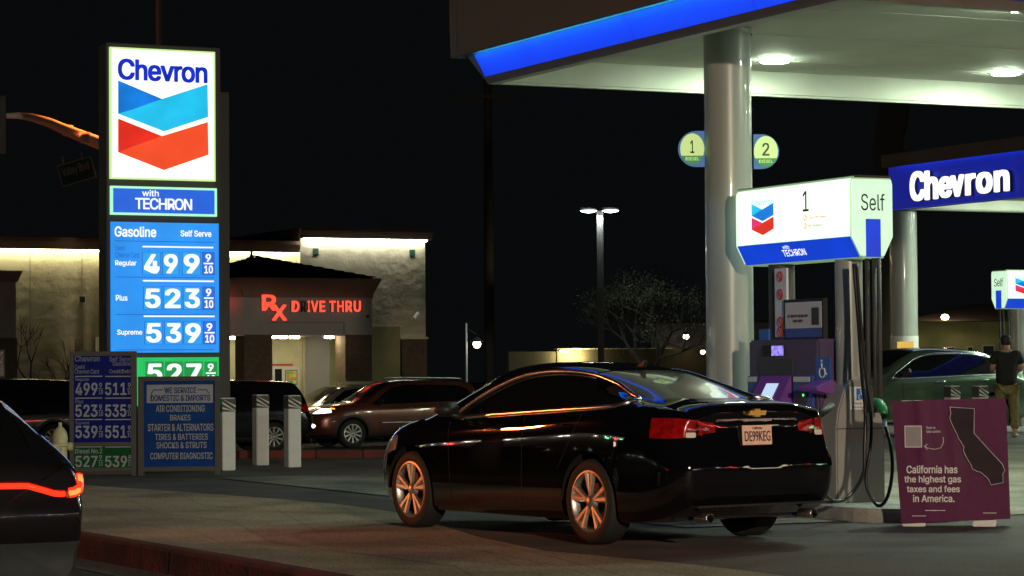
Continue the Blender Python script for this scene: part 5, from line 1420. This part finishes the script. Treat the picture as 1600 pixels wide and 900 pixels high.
# green car right
GRN = suv(H=1.60); GRN['mirmat'] = 'trim_black'; GRN['handmat'] = 'chrome'; GRN['trim'] = True; GRN['trimw'] = .035; GRN['clad'] = False
GRN['zt'] = [(-.95, 1.10), (-.85, 1.22), (-.6, 1.36), (-.2, 1.49), (.4, 1.575), (1.0, 1.60), (1.5, 1.555), (1.95, 1.40), (2.3, 1.20), (2.5, 1.11), (2.9, 1.05), (3.3, .98), (3.5, .90), (3.62, .80)]
GRN['dlo'] = [(2.15, 1.08), (1.82, 1.27), (1.52, 1.41), (1.1, 1.475), (.4, 1.47), (-.1, 1.39), (-.45, 1.26), (-.62, 1.16), (-.5, 1.11), (.5, 1.08), (1.9, 1.04)]
w6 = put(1552, 46.4); r_ = w6 - lft*.9; r_.z = gz(r_.x, r_.y)
car, co = make_car(GRN, 'parked_car', r_, angB, 'green_paint', 'glossy green crossover with chrome window trim, behind the purple banner', 'car')
for sy in (-1, 1): MB().box(.35, sy*.93-.006, .27, 2.4, sy*.93+.006, .31).build('sill_trim', 'chrome', car)
# ---- nearest car, left edge, tail light lit
NR = suv(L0=-.98, L1=3.7, H=1.62, wb=2.75)
NR['zt'] = [(-.98, .99), (-.90, 1.04), (-.72, 1.13), (-.4, 1.29), (.0, 1.44), (.5, 1.56), (1.1, 1.62), (1.55, 1.58), (1.95, 1.42), (2.3, 1.22), (2.6, 1.10), (3.2, 1.0), (3.5, .93), (3.7, .84)]
NR['zs'] = [(-.98, .90), (-.5, 1.0), (.5, 1.04), (1.5, 1.03), (2.3, 1.02), (2.9, .98), (3.3, .90), (3.7, .76)]
NR['rear'] = [(.3, .08), (.5, -.05), (.62, -.08), (.72, -.03), (.95, 0), (1.05, 0.02), (1.3, .06)]
NR['wr'] = [(-.98, .66), (-.6, .60), (.4, .60), (1.4, .60), (1.9, .68), (2.4, .76), (3.0, .76), (3.7, .60)]
NR['W'] = [(-.98, .84), (-.86, .895), (-.5, .925), (.2, .93), (1.4, .93), (2.4, .925), (2.9, .915), (3.25, .87), (3.45, .80), (3.7, .68)]
NR['dlo'] = [(2.12, 1.10), (1.78, 1.36), (1.52, 1.47), (1.1, 1.52), (.3, 1.49), (-.1, 1.38), (-.35, 1.26), (-.4, 1.18), (.5, 1.12), (1.9, 1.08)]
NR['rg'] = (-.80, .1); NR['scr_z'] = 1.1; NR['clad'] = False
def pl_sd(pts):
    def f(y, z):
        d = 9
        for (ay, az), (by, bz) in zip(pts, pts[1:]):
            ey, ez = by-ay, bz-az; t = max(0, min(1, ((y-ay)*ey+(z-az)*ez)/(ey*ey+ez*ez)))
            d = min(d, math.hypot(y-ay-ey*t, z-az-ez*t))
        return d
    return f
NR['lamps'] = []
def dense(p, n=6): return [(a[0]+(b[0]-a[0])*k/n, a[1]+(b[1]-a[1])*k/n) for a, b in zip(p, p[1:]) for k in range(n)]+[p[-1]]
LB1 = dense([(.02, .830), (.30, .828), (.44, .825), (.56, .790), (.64, .765), (.70, .758), (.725, .760)])
LB2 = dense([(.762, .765), (.80, .768), (.845, .790), (.865, .83), (.868, .885)])
NR['zb'] = [(-.98, .12), (-.7, .16), (0, .24), (2.7, .24), (3.2, .27), (3.7, .36)]
NR['bars'] = [('light_core', 'lamp_core', .009, LB1, -.016), ('light_core', 'lamp_core', .022, LB2, -.026), ('tail_light', 'tail_red', .042, LB1), ('tail_light', 'tail_red', .048, LB2), ('light_bar', 'lamp_red_on', .022, LB1), ('light_bar', 'lamp_red_on', .038, LB2)]
NR['extra'] = [(14, lambda c: 1 if c.x > -.5 else c.z-.40)]
NEAR_D = 19.3
cr = at(137, 770, NEAR_D)            # right rear corner of the body
hA = AD; rA = Vector((hA.y, -hA.x, 0))
pn_ = cr - rA*.93 + hA*.93; pn_.z = -.215
car, co = make_car(NR, 'passing_car', pn_, math.atan2(hA.y, hA.x), 'dark_paint', 'dark car at the lower left edge with glowing red tail light bar', 'car')
# ------------------------------------------------------------------ person
def skin_mesh(verts, edges, radii, name, mat, parent, root=0, sub=2):
    me = bpy.data.meshes.new(name); me.from_pydata(verts, edges, [])
    o = bpy.data.objects.new(name, me); COL.objects.link(o)
    sk = o.modifiers.new('s', 'SKIN'); sk.use_smooth_shade = True
    o.modifiers.new('u', 'SUBSURF').levels = sub
    for i, r in enumerate(radii):
        me.skin_vertices[0].data[i].radius = r if isinstance(r, tuple) else (r, r)
        me.skin_vertices[0].data[i].use_root = (i == root)
    bpy.context.view_layer.update()
    nm = bpy.data.meshes.new_from_object(o.evaluated_get(bpy.context.evaluated_depsgraph_get()))
    bpy.data.objects.remove(o)
    nm.materials.clear(); nm.name = name
    return link(name, nm, mat, parent, smooth=True)
pd_ = at(1573, 600, 44.8); pz = gz(pd_.x, pd_.y)
per = empty('person', (pd_.x, pd_.y, pz), 0, 'man in dark shirt and khaki trousers standing with his back turned', 'person')
# facing away (+y), both hands in front, head bent down
V = [(0, 0, .98), (0, .0, 1.15), (0, .0, 1.32), (0, -.01, 1.46), (0, .01, 1.54), (0, .05, 1.62), (0, .065, 1.72), (0, .06, 1.78),
     (-.17, -.01, 1.45), (-.25, 0, 1.22), (-.20, .20, 1.14), (-.13, .30, 1.17),
     (.17, -.01, 1.45), (.26, 0, 1.22), (.20, .20, 1.14), (.12, .30, 1.17),
     (-.10, 0, .90), (-.13, .02, .50), (-.15, -.02, .09), (-.16, .12, .04),
     (.10, 0, .90), (.12, .0, .50), (.12, -.06, .09), (.14, .08, .04)]
Ed = [(0, 1), (1, 2), (2, 3), (3, 4), (4, 5), (5, 6), (6, 7), (3, 8), (8, 9), (9, 10), (10, 11), (3, 12), (12, 13), (13, 14), (14, 15), (0, 16), (16, 17), (17, 18), (18, 19), (0, 20), (20, 21), (21, 22), (22, 23)]
Rr = [(.12, .10), (.12, .09), (.13, .10), (.10, .08), .055, .075, .092, .06, .075, .05, .042, .032, .075, .05, .042, .032, .10, .068, .045, .035, .10, .068, .045, .035]
skin_mesh(V, Ed, Rr, 'body', 'skin', per)
# hands holding a phone
for sx in (-1, 1):
    hv = [(sx*.13, .30, 1.17), (sx*.10, .36, 1.19)]; he = [(0, 1)]; hr = [.026, .032]
    for k in range(4):
        a = len(hv); bx_ = sx*(.10-.018*k+.01)
        hv += [(bx_, .40, 1.20), (sx*(.06-.012*k), .425, 1.21+.004*k), (sx*(.035-.008*k), .42, 1.225)]; he += [(1, a), (a, a+1), (a+1, a+2)]; hr += [.010, .009, .008]
    a = len(hv); hv += [(sx*.085, .35, 1.225), (sx*.05, .37, 1.24)]; he += [(1, a), (a, a+1)]; hr += [.011, .009]
    skin_mesh(hv, he, hr, 'hand', 'skin', per, sub=1)
# shirt
Vs = [(0, 0, .86), (0, 0, 1.10), (0, 0, 1.30), (0, -.01, 1.44), (0, 0, 1.505), (-.19, -.01, 1.44), (-.26, 0, 1.27), (.19, -.01, 1.44), (.265, 0, 1.27)]
Es = [(0, 1), (1, 2), (2, 3), (3, 4), (3, 5), (5, 6), (3, 7), (7, 8)]
skin_mesh(Vs, Es, [(.215, .165), (.205, .155), (.205, .15), (.16, .12), (.085, .085), .095, .082, .095, .082], 'shirt', 'shirt', per)
Vt = [(0, 0, .93), (-.105, 0, .84), (-.14, .02, .50), (-.155, -.02, .13), (.105, 0, .84), (.125, 0, .50), (.125, -.06, .13)]
skin_mesh(Vt, [(0, 1), (1, 2), (2, 3), (0, 4), (4, 5), (5, 6)], [(.175, .14), .125, .092, .078, .125, .092, .078], 'trousers', 'khaki', per)
skin_mesh([(0, .0, 1.60), (0, .015, 1.66), (0, .045, 1.73), (0, .06, 1.79)], [(0, 1), (1, 2), (2, 3)], [(.075, .055), (.098, .085), (.108, .112), (.07, .075)], 'hair', 'hair', per, sub=2)
for sx, yy in ((-.155, 0), (.13, -.04)):
    m = MB(); m.box(sx-.05, yy-.10, .0, sx+.05, yy+.19, .085); m.build('shoe', 'shoe', per, bevel=.03, smooth=True)
for sx in (-1, 1): MB().lathe([(0, -.012), (.03, -.008), (.022, .012), (0, .016)], axis='x', n=10, o=(sx*.10, .05, 1.685)).build('ear', 'skin', per, smooth=True)
ph_ = box('phone', 'ink', None, -.04, .40, 1.20, .04, .412, 1.35, .004); ph_.location = (pd_.x, pd_.y, pz); tag(ph_, 'dark phone held in front of the man', 'phone')

# ------------------------------------------------------------------ traffic signal arm with street name sign
arm = empty('signal_mast_arm', (0, 0, 0), 0, 'orange lit traffic signal mast arm reaching in behind the pylon', 'traffic signal')
DA = 48.0
ap = [(10, 181, DA-1), (28, 180.5, DA-.8), (50, 183.5, DA-.5), (75, 191, DA), (105, 204, DA+.4), (156, 224, DA+1.2), (250, 262, DA+2.2), (262, 300, DA+2.4)]
P = [at(*q) for q in ap]; P[-1] = P[-2]+Vector((.4, .3, -.4))
base_ = Vector((P[-1].x, P[-1].y, gz(P[-1].x, P[-1].y))); P_MAST = P[-1]
MB().tube(P, [.05, .06, .075, .09, .105, .125, .15, .15], 14).build('arm', 'galv', arm, smooth=True)
MB().tube([base_, P[-1]+Vector((0, 0, .4))], [.2, .15], 14).build('pole', 'galv', arm, smooth=True)
for (x, y) in ((106, 204), (133, 215)):
    p = at(x, y, DA+.5); m = MB(); m.tube([p+Vector((0, 0, .10)), p+Vector((0, 0, -.10))], .1, 10); m.build('clamp', 'galv', arm, smooth=True)
h0 = at(-14, 150, DA-1.2); h1 = at(9, 240, DA-1.2)
m = MB(); m.box(h0.x, h0.y-.02, h1.z, h1.x, h0.y+.02, h0.z); m.build('backplate', 'steel_dark', arm)
m = MB(); m.box(h0.x-.02, h0.y-.30, h1.z+.12, h0.x+.14, h0.y-.03, h0.z-.12); m.build('signal_head', 'steel_dark', arm, bevel=.02)
ns_o = at(98, 292, DA+.3); n_ = empty('street_name_sign', ns_o, 0, 'dark street name sign hanging under the mast arm', 'sign')
n_.rotation_euler = (0, -math.radians(16), 0)
s_ = (DA+.3)/4000
NS = lambda x, y: ((x-98)*s_, (292-y)*s_)
MB().box(0, 0, 0, 55*s_, .02, 34*s_).build('blade', 'street_sign', n_)
m = MB(); W_, H_ = 55*s_, 34*s_; t_ = .012
m.box(0, -.006, 0, W_, -.001, t_); m.box(0, -.006, H_-t_, W_, -.001, H_); m.box(0, -.0062, t_, t_, -.001, H_-t_); m.box(W_-t_, -.0062, t_, W_, -.001, H_-t_); m.build('border', 'street_sign_ink', n_)
text('Valley Blvd', 'street_sign_ink', n_, (W_*.10, H_*.36, W_*.88, H_*.82), -.006, bold=0)
for x in (.2, .75): MB().tube([(W_*x, .01, H_), (W_*x+.02, .01, H_+.16-.05*x)], .012, 5).build('hanger', 'galv', n_)

# ------------------------------------------------------------------ parking lot light
pp = at(939.5, 590, 84); pp.z = gz(pp.x, pp.y)
lp_ = empty('parking_light', pp, 0, 'tall square parking lot pole with two bright white heads', 'street lamp')
H_ = at(939, 330, 84).z-pp.z
MB().tube([(0, 0, 0), (0, 0, H_)], .105, 4).build('pole', 'steel_grey', lp_)
m = MB().box(-.17, -.17, 0, .17, .17, .5).build('base', 'kerb_grey', lp_)
for sx, px in ((-1, 922), (1, 956)):
    hx = (px-939.5)*84/4000
    a = MB().box(min(0, hx*.4), -.04, H_-.02, max(0, hx*.4), .04, H_+.05).build('bracket', 'steel_dark', lp_)
    hd_ = MB().prism([(hx-.33, 0), (hx+.30, 0), (hx+.25, .07), (hx-.28, .10)], 'y', -.16, .16).build('lamp_head', 'steel_dark', lp_, loc=(0, 0, H_+.02))
    MB().lathe([(0, -.075), (.12, -.06), (.24, -.03), (.28, -.002)], n=18).build('lamp_lens', 'lamp_white', hd_, smooth=True, loc=(hx, 0, 0))
ld = bpy.data.lights.new('parking_light_lamp', 'SPOT'); ld.energy = 1300; ld.color = (.85, 1, .92); ld.spot_size = math.radians(150); ld.shadow_soft_size = .25
lo_ = bpy.data.objects.new('lamp', ld); COL.objects.link(lo_); lo_.parent = lp_; lo_.location = (0, -.05, H_-.12)
# bracket lantern
pp = at(729, 566, 88); lt = empty('wall_lantern', pp, 0, 'small warm lantern on a short bracket pole in the dark', 'street lamp')
s_ = 88/4000
MB().tube([(0, 0, -1.8), (0, 0, 61*s_)], .035, 8).build('pole', 'white_paint', lt, smooth=True)
MB().tube([(0, 0, 54*s_), (.12, 0, 50*s_), (.36, 0, 43*s_)], .012, 6).build('bracket', 'steel_dark', lt)
MB().lathe([(.0, .18), (.06, .16), (.24, .02), (.25, 0)], n=20).build('shade', 'steel_dark', lt, smooth=True, loc=(.36, 0, 31.5*s_))
MB().lathe([(0, -.22), (.09, -.19), (.14, -.08), (.12, .0)], n=16).build('globe', 'lamp_warm', lt, smooth=True, loc=(.36, 0, 31.5*s_))
# ------------------------------------------------------------------ garden wall with lamps, tree
wl = on_z(795, 690, 0); wd = 92
a = at(795, 546, wd); c = at(1104, 546, wd+4)
gw = empty('garden_wall', (a.x, a.y, 0), math.atan2(c.y-a.y, c.x-a.x), 'long low beige garden wall behind the parking lot', 'wall')
Lw = (c-a).length; hw = a.z
s1 = (880-795)*wd/4000
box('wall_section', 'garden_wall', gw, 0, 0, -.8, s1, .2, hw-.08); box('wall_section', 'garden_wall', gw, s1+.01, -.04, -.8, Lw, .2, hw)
for k in range(9): box('cap_stone', 'cream', gw, s1+.02+k*.55, -.07, hw, s1+.50+k*.55, .22, hw+.03)
u_ = (905-795)*wd/4000
fx = empty('wall_lamp', (0, 0, 0)); 
m = MB(); m.box(s1+.10, -.16, hw-.10, s1+.42, -.10, hw-.03); m.build('lamp_box', 'lamp_warm', gw)
ld = bpy.data.lights.new('wall_wash', 'AREA'); ld.shape = 'RECTANGLE'; ld.size = .9; ld.size_y = .08; ld.energy = 80; ld.color = (1, .88, .45)
lo_ = bpy.data.objects.new('lamp', ld); COL.objects.link(lo_); lo_.parent = gw; lo_.location = (s1+.6, -.45, hw-.25); lo_.rotation_euler = (PI/2, 0, 0)
bpy.data.objects.remove(fx)
def small_lamp(px, py, d, label, r=.10):
    p = at(px, py, d); e = empty('wall_lamp', p, 0, label, 'lamp')
    MB().lathe([(0, -r), (r*.8, -r*.6), (r, 0), (r*.7, r*.7), (0, r)], n=12).build('globe', 'lamp_warm', e, smooth=True)
    MB().lathe([(0, r*1.7), (r*.5, r*1.5), (r*1.3, r*.7)], n=12).build('shade', 'steel_dark', e, smooth=True)
    MB().box(-r*.25, r*.1, -r*.4, r*.25, 12*r, r*.3).build('arm', 'steel_dark', e)
    return e
small_lamp(1072, 526, 95, 'small lamp on the shed behind the bare tree', .11)
small_lamp(1098, 550, 95, 'small low lamp left of the canopy column', .09)
sh = at(1030, 545, 99); shed = empty('shed', (sh.x, sh.y, gz(sh.x, sh.y)), 0, 'dark shed with pale door behind the bare tree', 'shed')
zz_ = at(1050, 505, 99).z-shed.location.z
box('wall', 'stucco_dark', shed, -.3, 0, -.5, 4.5, 3, zz_); MB().prism([(-.5, zz_), (4.7, zz_), (4.7, zz_+.15), (-.5, zz_+.15)], 'y', -.3, 3.3).build('roof', 'house_roof', shed); box('door', 'stucco_grey', shed, .2, -.04, -.3, 1.1, -.001, zz_-.25)
def bare_tree(name, base, H, spread, label, seed, levels=6, leafy=0, group=None, trunk=.20):
    rnd = random.Random(seed); e = empty(name, base, 0, label, 'tree', group)
    tm = MB(); bmb = MB(); tw = MB(); tips = []
    def grow(p, d, L, r, lv):
        n = 3; pts = [p]; q = p.copy(); dd = d.copy()
        for i in range(n):
            dd = (dd+Vector((rnd.uniform(-1, 1), rnd.uniform(-1, 1), rnd.uniform(-.35, .7)))*.16).normalized(); q = q+dd*L/n; pts.append(q.copy())
        rr_ = [r*(1-.35*i/n) for i in range(n+1)]
        (tm if lv == levels else bmb if lv > 2 else tw).tube(pts, rr_, 6 if lv > 3 else 3, cap=False)
        if lv <= 0: tips.append(q); return
        k = rnd.choice((2, 3, 3)) if lv > 1 else 3
        for i in range(k):
            az = 2*PI*i/k+rnd.uniform(-.6, .6)+lv; tilt = rnd.uniform(.3, .85)*spread*(1.35 if lv == levels else 1)
            ax_ = dd.cross(Vector((math.cos(az), math.sin(az), .1))).normalized()
            nd = Matrix.Rotation(tilt, 3, ax_) @ dd; nd = (nd+Vector((0, 0, .12))).normalized()
            grow(q, nd, L*rnd.uniform(.68, .9)*(1.25 if lv == levels else 1), r*.62, lv-1)
    grow(Vector((0, 0, 0)), Vector((.05, 0, 1)), H*trunk, H*.024, levels)
    tm.build('trunk', 'bark', e, smooth=True, recalc=False); bmb.build('limbs', 'bark', e, recalc=False)
    t = tw.build('twigs', 'bark', e, recalc=False); t['kind'] = 'stuff'
    if leafy:
        m = MB()
        for tp in tips:
            for _ in range(leafy):
                c_ = tp+Vector([rnd.gauss(0, .14) for _ in range(3)]); a = Vector([rnd.gauss(0, 1) for _ in range(3)]).normalized()*.05; b_ = a.cross(Vector([rnd.gauss(0, 1) for _ in range(3)])).normalized()*.025
                m.add([c_-a, c_+b_, c_+a, c_-b_], [(0, 1, 2, 3)])
        l_ = m.build('leaves', 'leaf', e, recalc=False); l_['kind'] = 'stuff'
    return e
tb = at(1020, 580, 90); tb.z = gz(tb.x, tb.y)
bare_tree('bare_tree', tb, 7.6, 1.15, 'wide bare branched tree to the right of the parking lot light', 12, levels=7, leafy=7, trunk=.13)
tb = at(52, 580, 71); tb.z = gz(tb.x, tb.y)
bare_tree('young_tree', tb, 4.0, .9, 'thin young tree in front of the pharmacy wall at far left', 9, levels=5)
# dark utility poles
for px, d, h, lb in ((765, 96, 13, 'dim utility pole in the dark left of the parking light'),):
    p = at(px, 570, d); e = empty('utility_pole', (p.x, p.y, gz(p.x, p.y)), 0, lb, 'pole')
    MB().tube([(0, 0, 0), (0, 0, h)], [.22, .16], 10).build('pole', 'bark', e, smooth=True); box('cross_arm', 'bark', e, -1.2, -.17, h-.9, 1.2, -.05, h-.78)
# palm behind the second canopy
p = at(1397, 560, 66); e = empty('palm_tree', (p.x, p.y, gz(p.x, p.y)), 0, 'thick palm trunk rising dimly behind the second canopy', 'tree')
m = MB(); hh = 12.0
m.tube([(0.1*math.sin(i), 0, hh*i/30) for i in range(31)], [.38+(.03 if i % 2 else 0) for i in range(31)], 12); m.build('trunk', 'bark', e, smooth=True)
for k in range(16):
    a = 2*PI*k/16; m = MB(); pts = []
    for i in range(7):
        t = i/6; pts.append(Vector((math.cos(a)*2.4*t, math.sin(a)*2.4*t, hh+.9*math.sin(t*2.6)-1.2*t*t)))
    for i in range(6):
        q = pts[i]; q2 = pts[i+1]; sv = Vector((-math.sin(a), math.cos(a), -.3))*.35
        m.add([q, q2, q2+sv*(1-t*.3), q+sv*.8], [(0, 1, 2, 3)]); m.add([q, q+Vector((math.sin(a), -math.cos(a), -.3))*.3, q2+Vector((math.sin(a), -math.cos(a), -.3))*.3, q2], [(0, 1, 2, 3)])
    m.build('frond', 'leaf', e, recalc=False)
# house behind at right
hs = at(1437, 545, 82); hs.z = gz(hs.x, hs.y)-.2
ho = empty('house', (hs.x, hs.y, hs.z), 0, 'low house with hip roof and porch light, beyond the green car', 'house')
s_ = 82/4000; wz = at(1500, 502, 82).z-hs.z
box('wall', 'house_wall', ho, -.3, 0, -.3, 7, 6, wz)
ez = wz-.0; 
MB().add([(-.6, -.5, ez), (7.3, -.5, ez), (7.3, 6.5, ez), (-.6, 6.5, ez), (2.3, 3, ez+.62), (3.2, 3, ez+.62)], [(0, 1, 5, 4), (1, 2, 5), (2, 3, 4, 5), (3, 0, 4), (3, 2, 1, 0)]).build('roof', 'house_roof', ho, recalc=False)
for x0, x1, y0, y1 in ((1512, 1519, 543, 556), (1536, 1552, 541, 556), (1480, 1490, 543, 556)):
    a = (x0-1437)*s_; c = (x1-1437)*s_; z1_ = wz-(y0-502)*s_; z0_ = z1_-.5
    f_ = MB().box(a-.04, -.05, z0_-.04, c+.04, -.001, z1_+.04).build('window', 'stucco_grey', ho); box('pane', 'window_dark', f_, a, -.056, z0_, c, -.0505, z1_)
lx_ = (1472-1437)*s_
m = MB(); m.lathe([(0, -.07), (.10, -.05), (.13, .03), (.09, .10), (0, .12)], n=12); m.build('porch_light', 'lamp_warm', ho, smooth=True, loc=(lx_, -.62, wz+.10))
ld = bpy.data.lights.new('porch', 'POINT'); ld.energy = 26; ld.color = (1, .72, .5); ld.shadow_soft_size = .15
lo_ = bpy.data.objects.new('lamp', ld); COL.objects.link(lo_); lo_.parent = ho; lo_.location = (lx_+.1, -1.0, wz+.5)

# ------------------------------------------------------------------ street lamps and an added low spot that light the scene (they stand outside the frame)
def street_lamp_or_added_spot(x, y, z, color, watt, aim, cone, label, lens, blend=.5):
    g0 = gz(x, y) if y > 20 and x > 0 else -.3
    e = empty('street_lamp_or_added_spot', (x, y, g0), 0, label, 'street lamp')
    dv = Vector((aim[0]-x, aim[1]-y, 0)).normalized(); h = z-g0
    MB().tube([(0, 0, 0), (0, 0, h-.4)], [.11, .07], 12).build('pole', 'steel_dark', e, smooth=True)
    MB().tube([(0, 0, h-.5), (dv.x*.6, dv.y*.6, h+.05), (dv.x*1.6, dv.y*1.6, h+.18)], .04, 8).build('arm', 'steel_dark', e, smooth=True)
    hd = MB().box(-.30, -.14, 0, .30, .14, .12).build('lamp_head', 'steel_grey', e, bevel=.03, loc=(dv.x*1.8, dv.y*1.8, h+.10)); hd.rotation_euler = (0, 0, math.atan2(dv.y, dv.x))
    MB().lathe([(0, -.09), (.08, -.075), (.13, -.03), (.14, 0)], n=18).build('lamp_lens', lens, hd, smooth=True)
    ld = bpy.data.lights.new('lamp', 'SPOT'); ld.energy = watt; ld.color = color; ld.spot_size = math.radians(cone); ld.spot_blend = blend; ld.shadow_soft_size = .22
    o = bpy.data.objects.new('lamp', ld); COL.objects.link(o); o.parent = e; o.location = (dv.x*1.8, dv.y*1.8, h-.03)
    v = Vector((aim[0]-x-dv.x*1.8, aim[1]-y-dv.y*1.8, aim[2]-z)); o.rotation_euler = v.to_track_quat('-Z', 'Y').to_euler()
M['sodium_lens'] = emi('sodium_lens', (1.0, .30, .05), 60); M['warm_lens'] = emi('warm_lens', (1.0, .85, .6), 40)
street_lamp_or_added_spot(-11.5, 27.2, 2.1, (1.0, .20, .04), SODIUM_W, (.0, 21.6, 1.15), 24, 'unseen low sodium spot added at left for the sedan trim and wheels', 'sodium_lens')  # added out of frame to light the sedan's trim and wheels
street_lamp_or_added_spot(7.0, -7, 5.6, (1.0, .79, .57), WARM_W, (0.0, 30, 1), 56, 'warm street lamp on the near side of the road, behind the viewer', 'warm_lens', blend=.9)

mp = at(250, 400, DA+3.0)
street_lamp_or_added_spot(mp.x, mp.y, 10.5, (1.0, .20, .04), 17000.0, (mp.x-3.2, mp.y-1.2, 0), 64, 'sodium street lamp above the signal pole behind the price pylon', 'sodium_lens')
M['reflection_bulb_glow'] = emi('reflection_bulb_glow', (1, .93, .8), 90)
def shops(x, y, rz, n, seed, label):  # unseen shop fronts, added so their lights reflect in the sedan
    sp = empty('reflection_shop_row', (x, y, -.6), rz, label, 'building')
    box('wall', 'stucco_dark', sp, 0, -6, 0, n*4.8, 0, 4.2)
    rr = random.Random(seed)
    for nm, c_, st in (('shop_glow_warm', (1, .85, .6), 7), ('shop_glow_cool', (.8, .95, 1), 8), ('shop_glow_amber', (1, .6, .35), 7), ('shop_sign_red', (1, .05, .04), 30), ('shop_sign_green', (.1, 1, .3), 18), ('shop_sign_white', (.9, .95, 1), 45), ('shop_sign_blue', (.1, .3, 1), 25)):
        if nm not in M: M[nm] = emi(nm, c_, st, var=.6, scale=2)
    for i in range(n):
        x0 = 1+i*4.8
        if rr.random() < .75:
            w_ = 1.2+rr.random()*1.6; z0 = .7+rr.random()*.6
            fr_ = box('window', 'steel_grey', sp, x0-.08, .001, z0-.1, x0+w_+.08, .05, 2.5)
            box('pane', rr.choice(('shop_glow_warm', 'shop_glow_cool', 'shop_glow_amber')), fr_, x0, .0505, z0, x0+w_, .056, 2.4)
        if rr.random() < .8:
            w_ = .6+rr.random()*1.4
            box('reflection_sign', rr.choice(('shop_sign_red', 'shop_sign_green', 'shop_sign_white', 'shop_sign_blue', 'shop_sign_red')), sp, x0+rr.random()*2, .05, 3.0, x0+2+w_*.5, .12, 3.0+.2+rr.random()*.3)
        for q in range(3):
            MB().lathe([(0, -.08), (.08, 0), (0, .08)], n=6).build('reflection_bulb', 'reflection_bulb_glow', sp, loc=(x0+q*1.6, .25, 3.45+.1*rr.random()), recalc=False)  # bulbs added for a dotted reflection on the sedan's bumper
        if rr.random() < .7:
            MB().lathe([(0, -.10), (.10, -.02), (.05, .06), (0, .08)], n=8).build('reflection_wall_light', 'lamp_warm', sp, loc=(x0+3.6, .2, 3.7))
shops(-62, 75, math.radians(-112), 14, 11, 'unseen row of lit shops added at left, mirrored in the sedan flank')
shops(42, -35, math.radians(98), 12, 5, 'unseen row of lit shops added at right, mirrored in the sedan tail')
# queue of cars at the crossing, left of the frame (seen mirrored in the sedan's flank)
for i, (x, y, a, src, lb) in enumerate(((-24, 41, 200, CAR_RED, 'red suv waiting first at the crossing, headlight on'), (-31, 38, 200, CAR_BLACK, 'black suv waiting second at the crossing'), (-22, 27, -20, CAR_RED, 'red suv turning at the crossing, headlight on'), (-38, 45, 160, CAR_RED, 'red suv last in the queue at the crossing'))):
    c = copy_tree(src); c.location = (x, y, -.3); c.rotation_euler = (0, 0, math.radians(a)); c['label'] = lb; c['group'] = 'unseen cars queueing at the crossing, mirrored in the sedan'
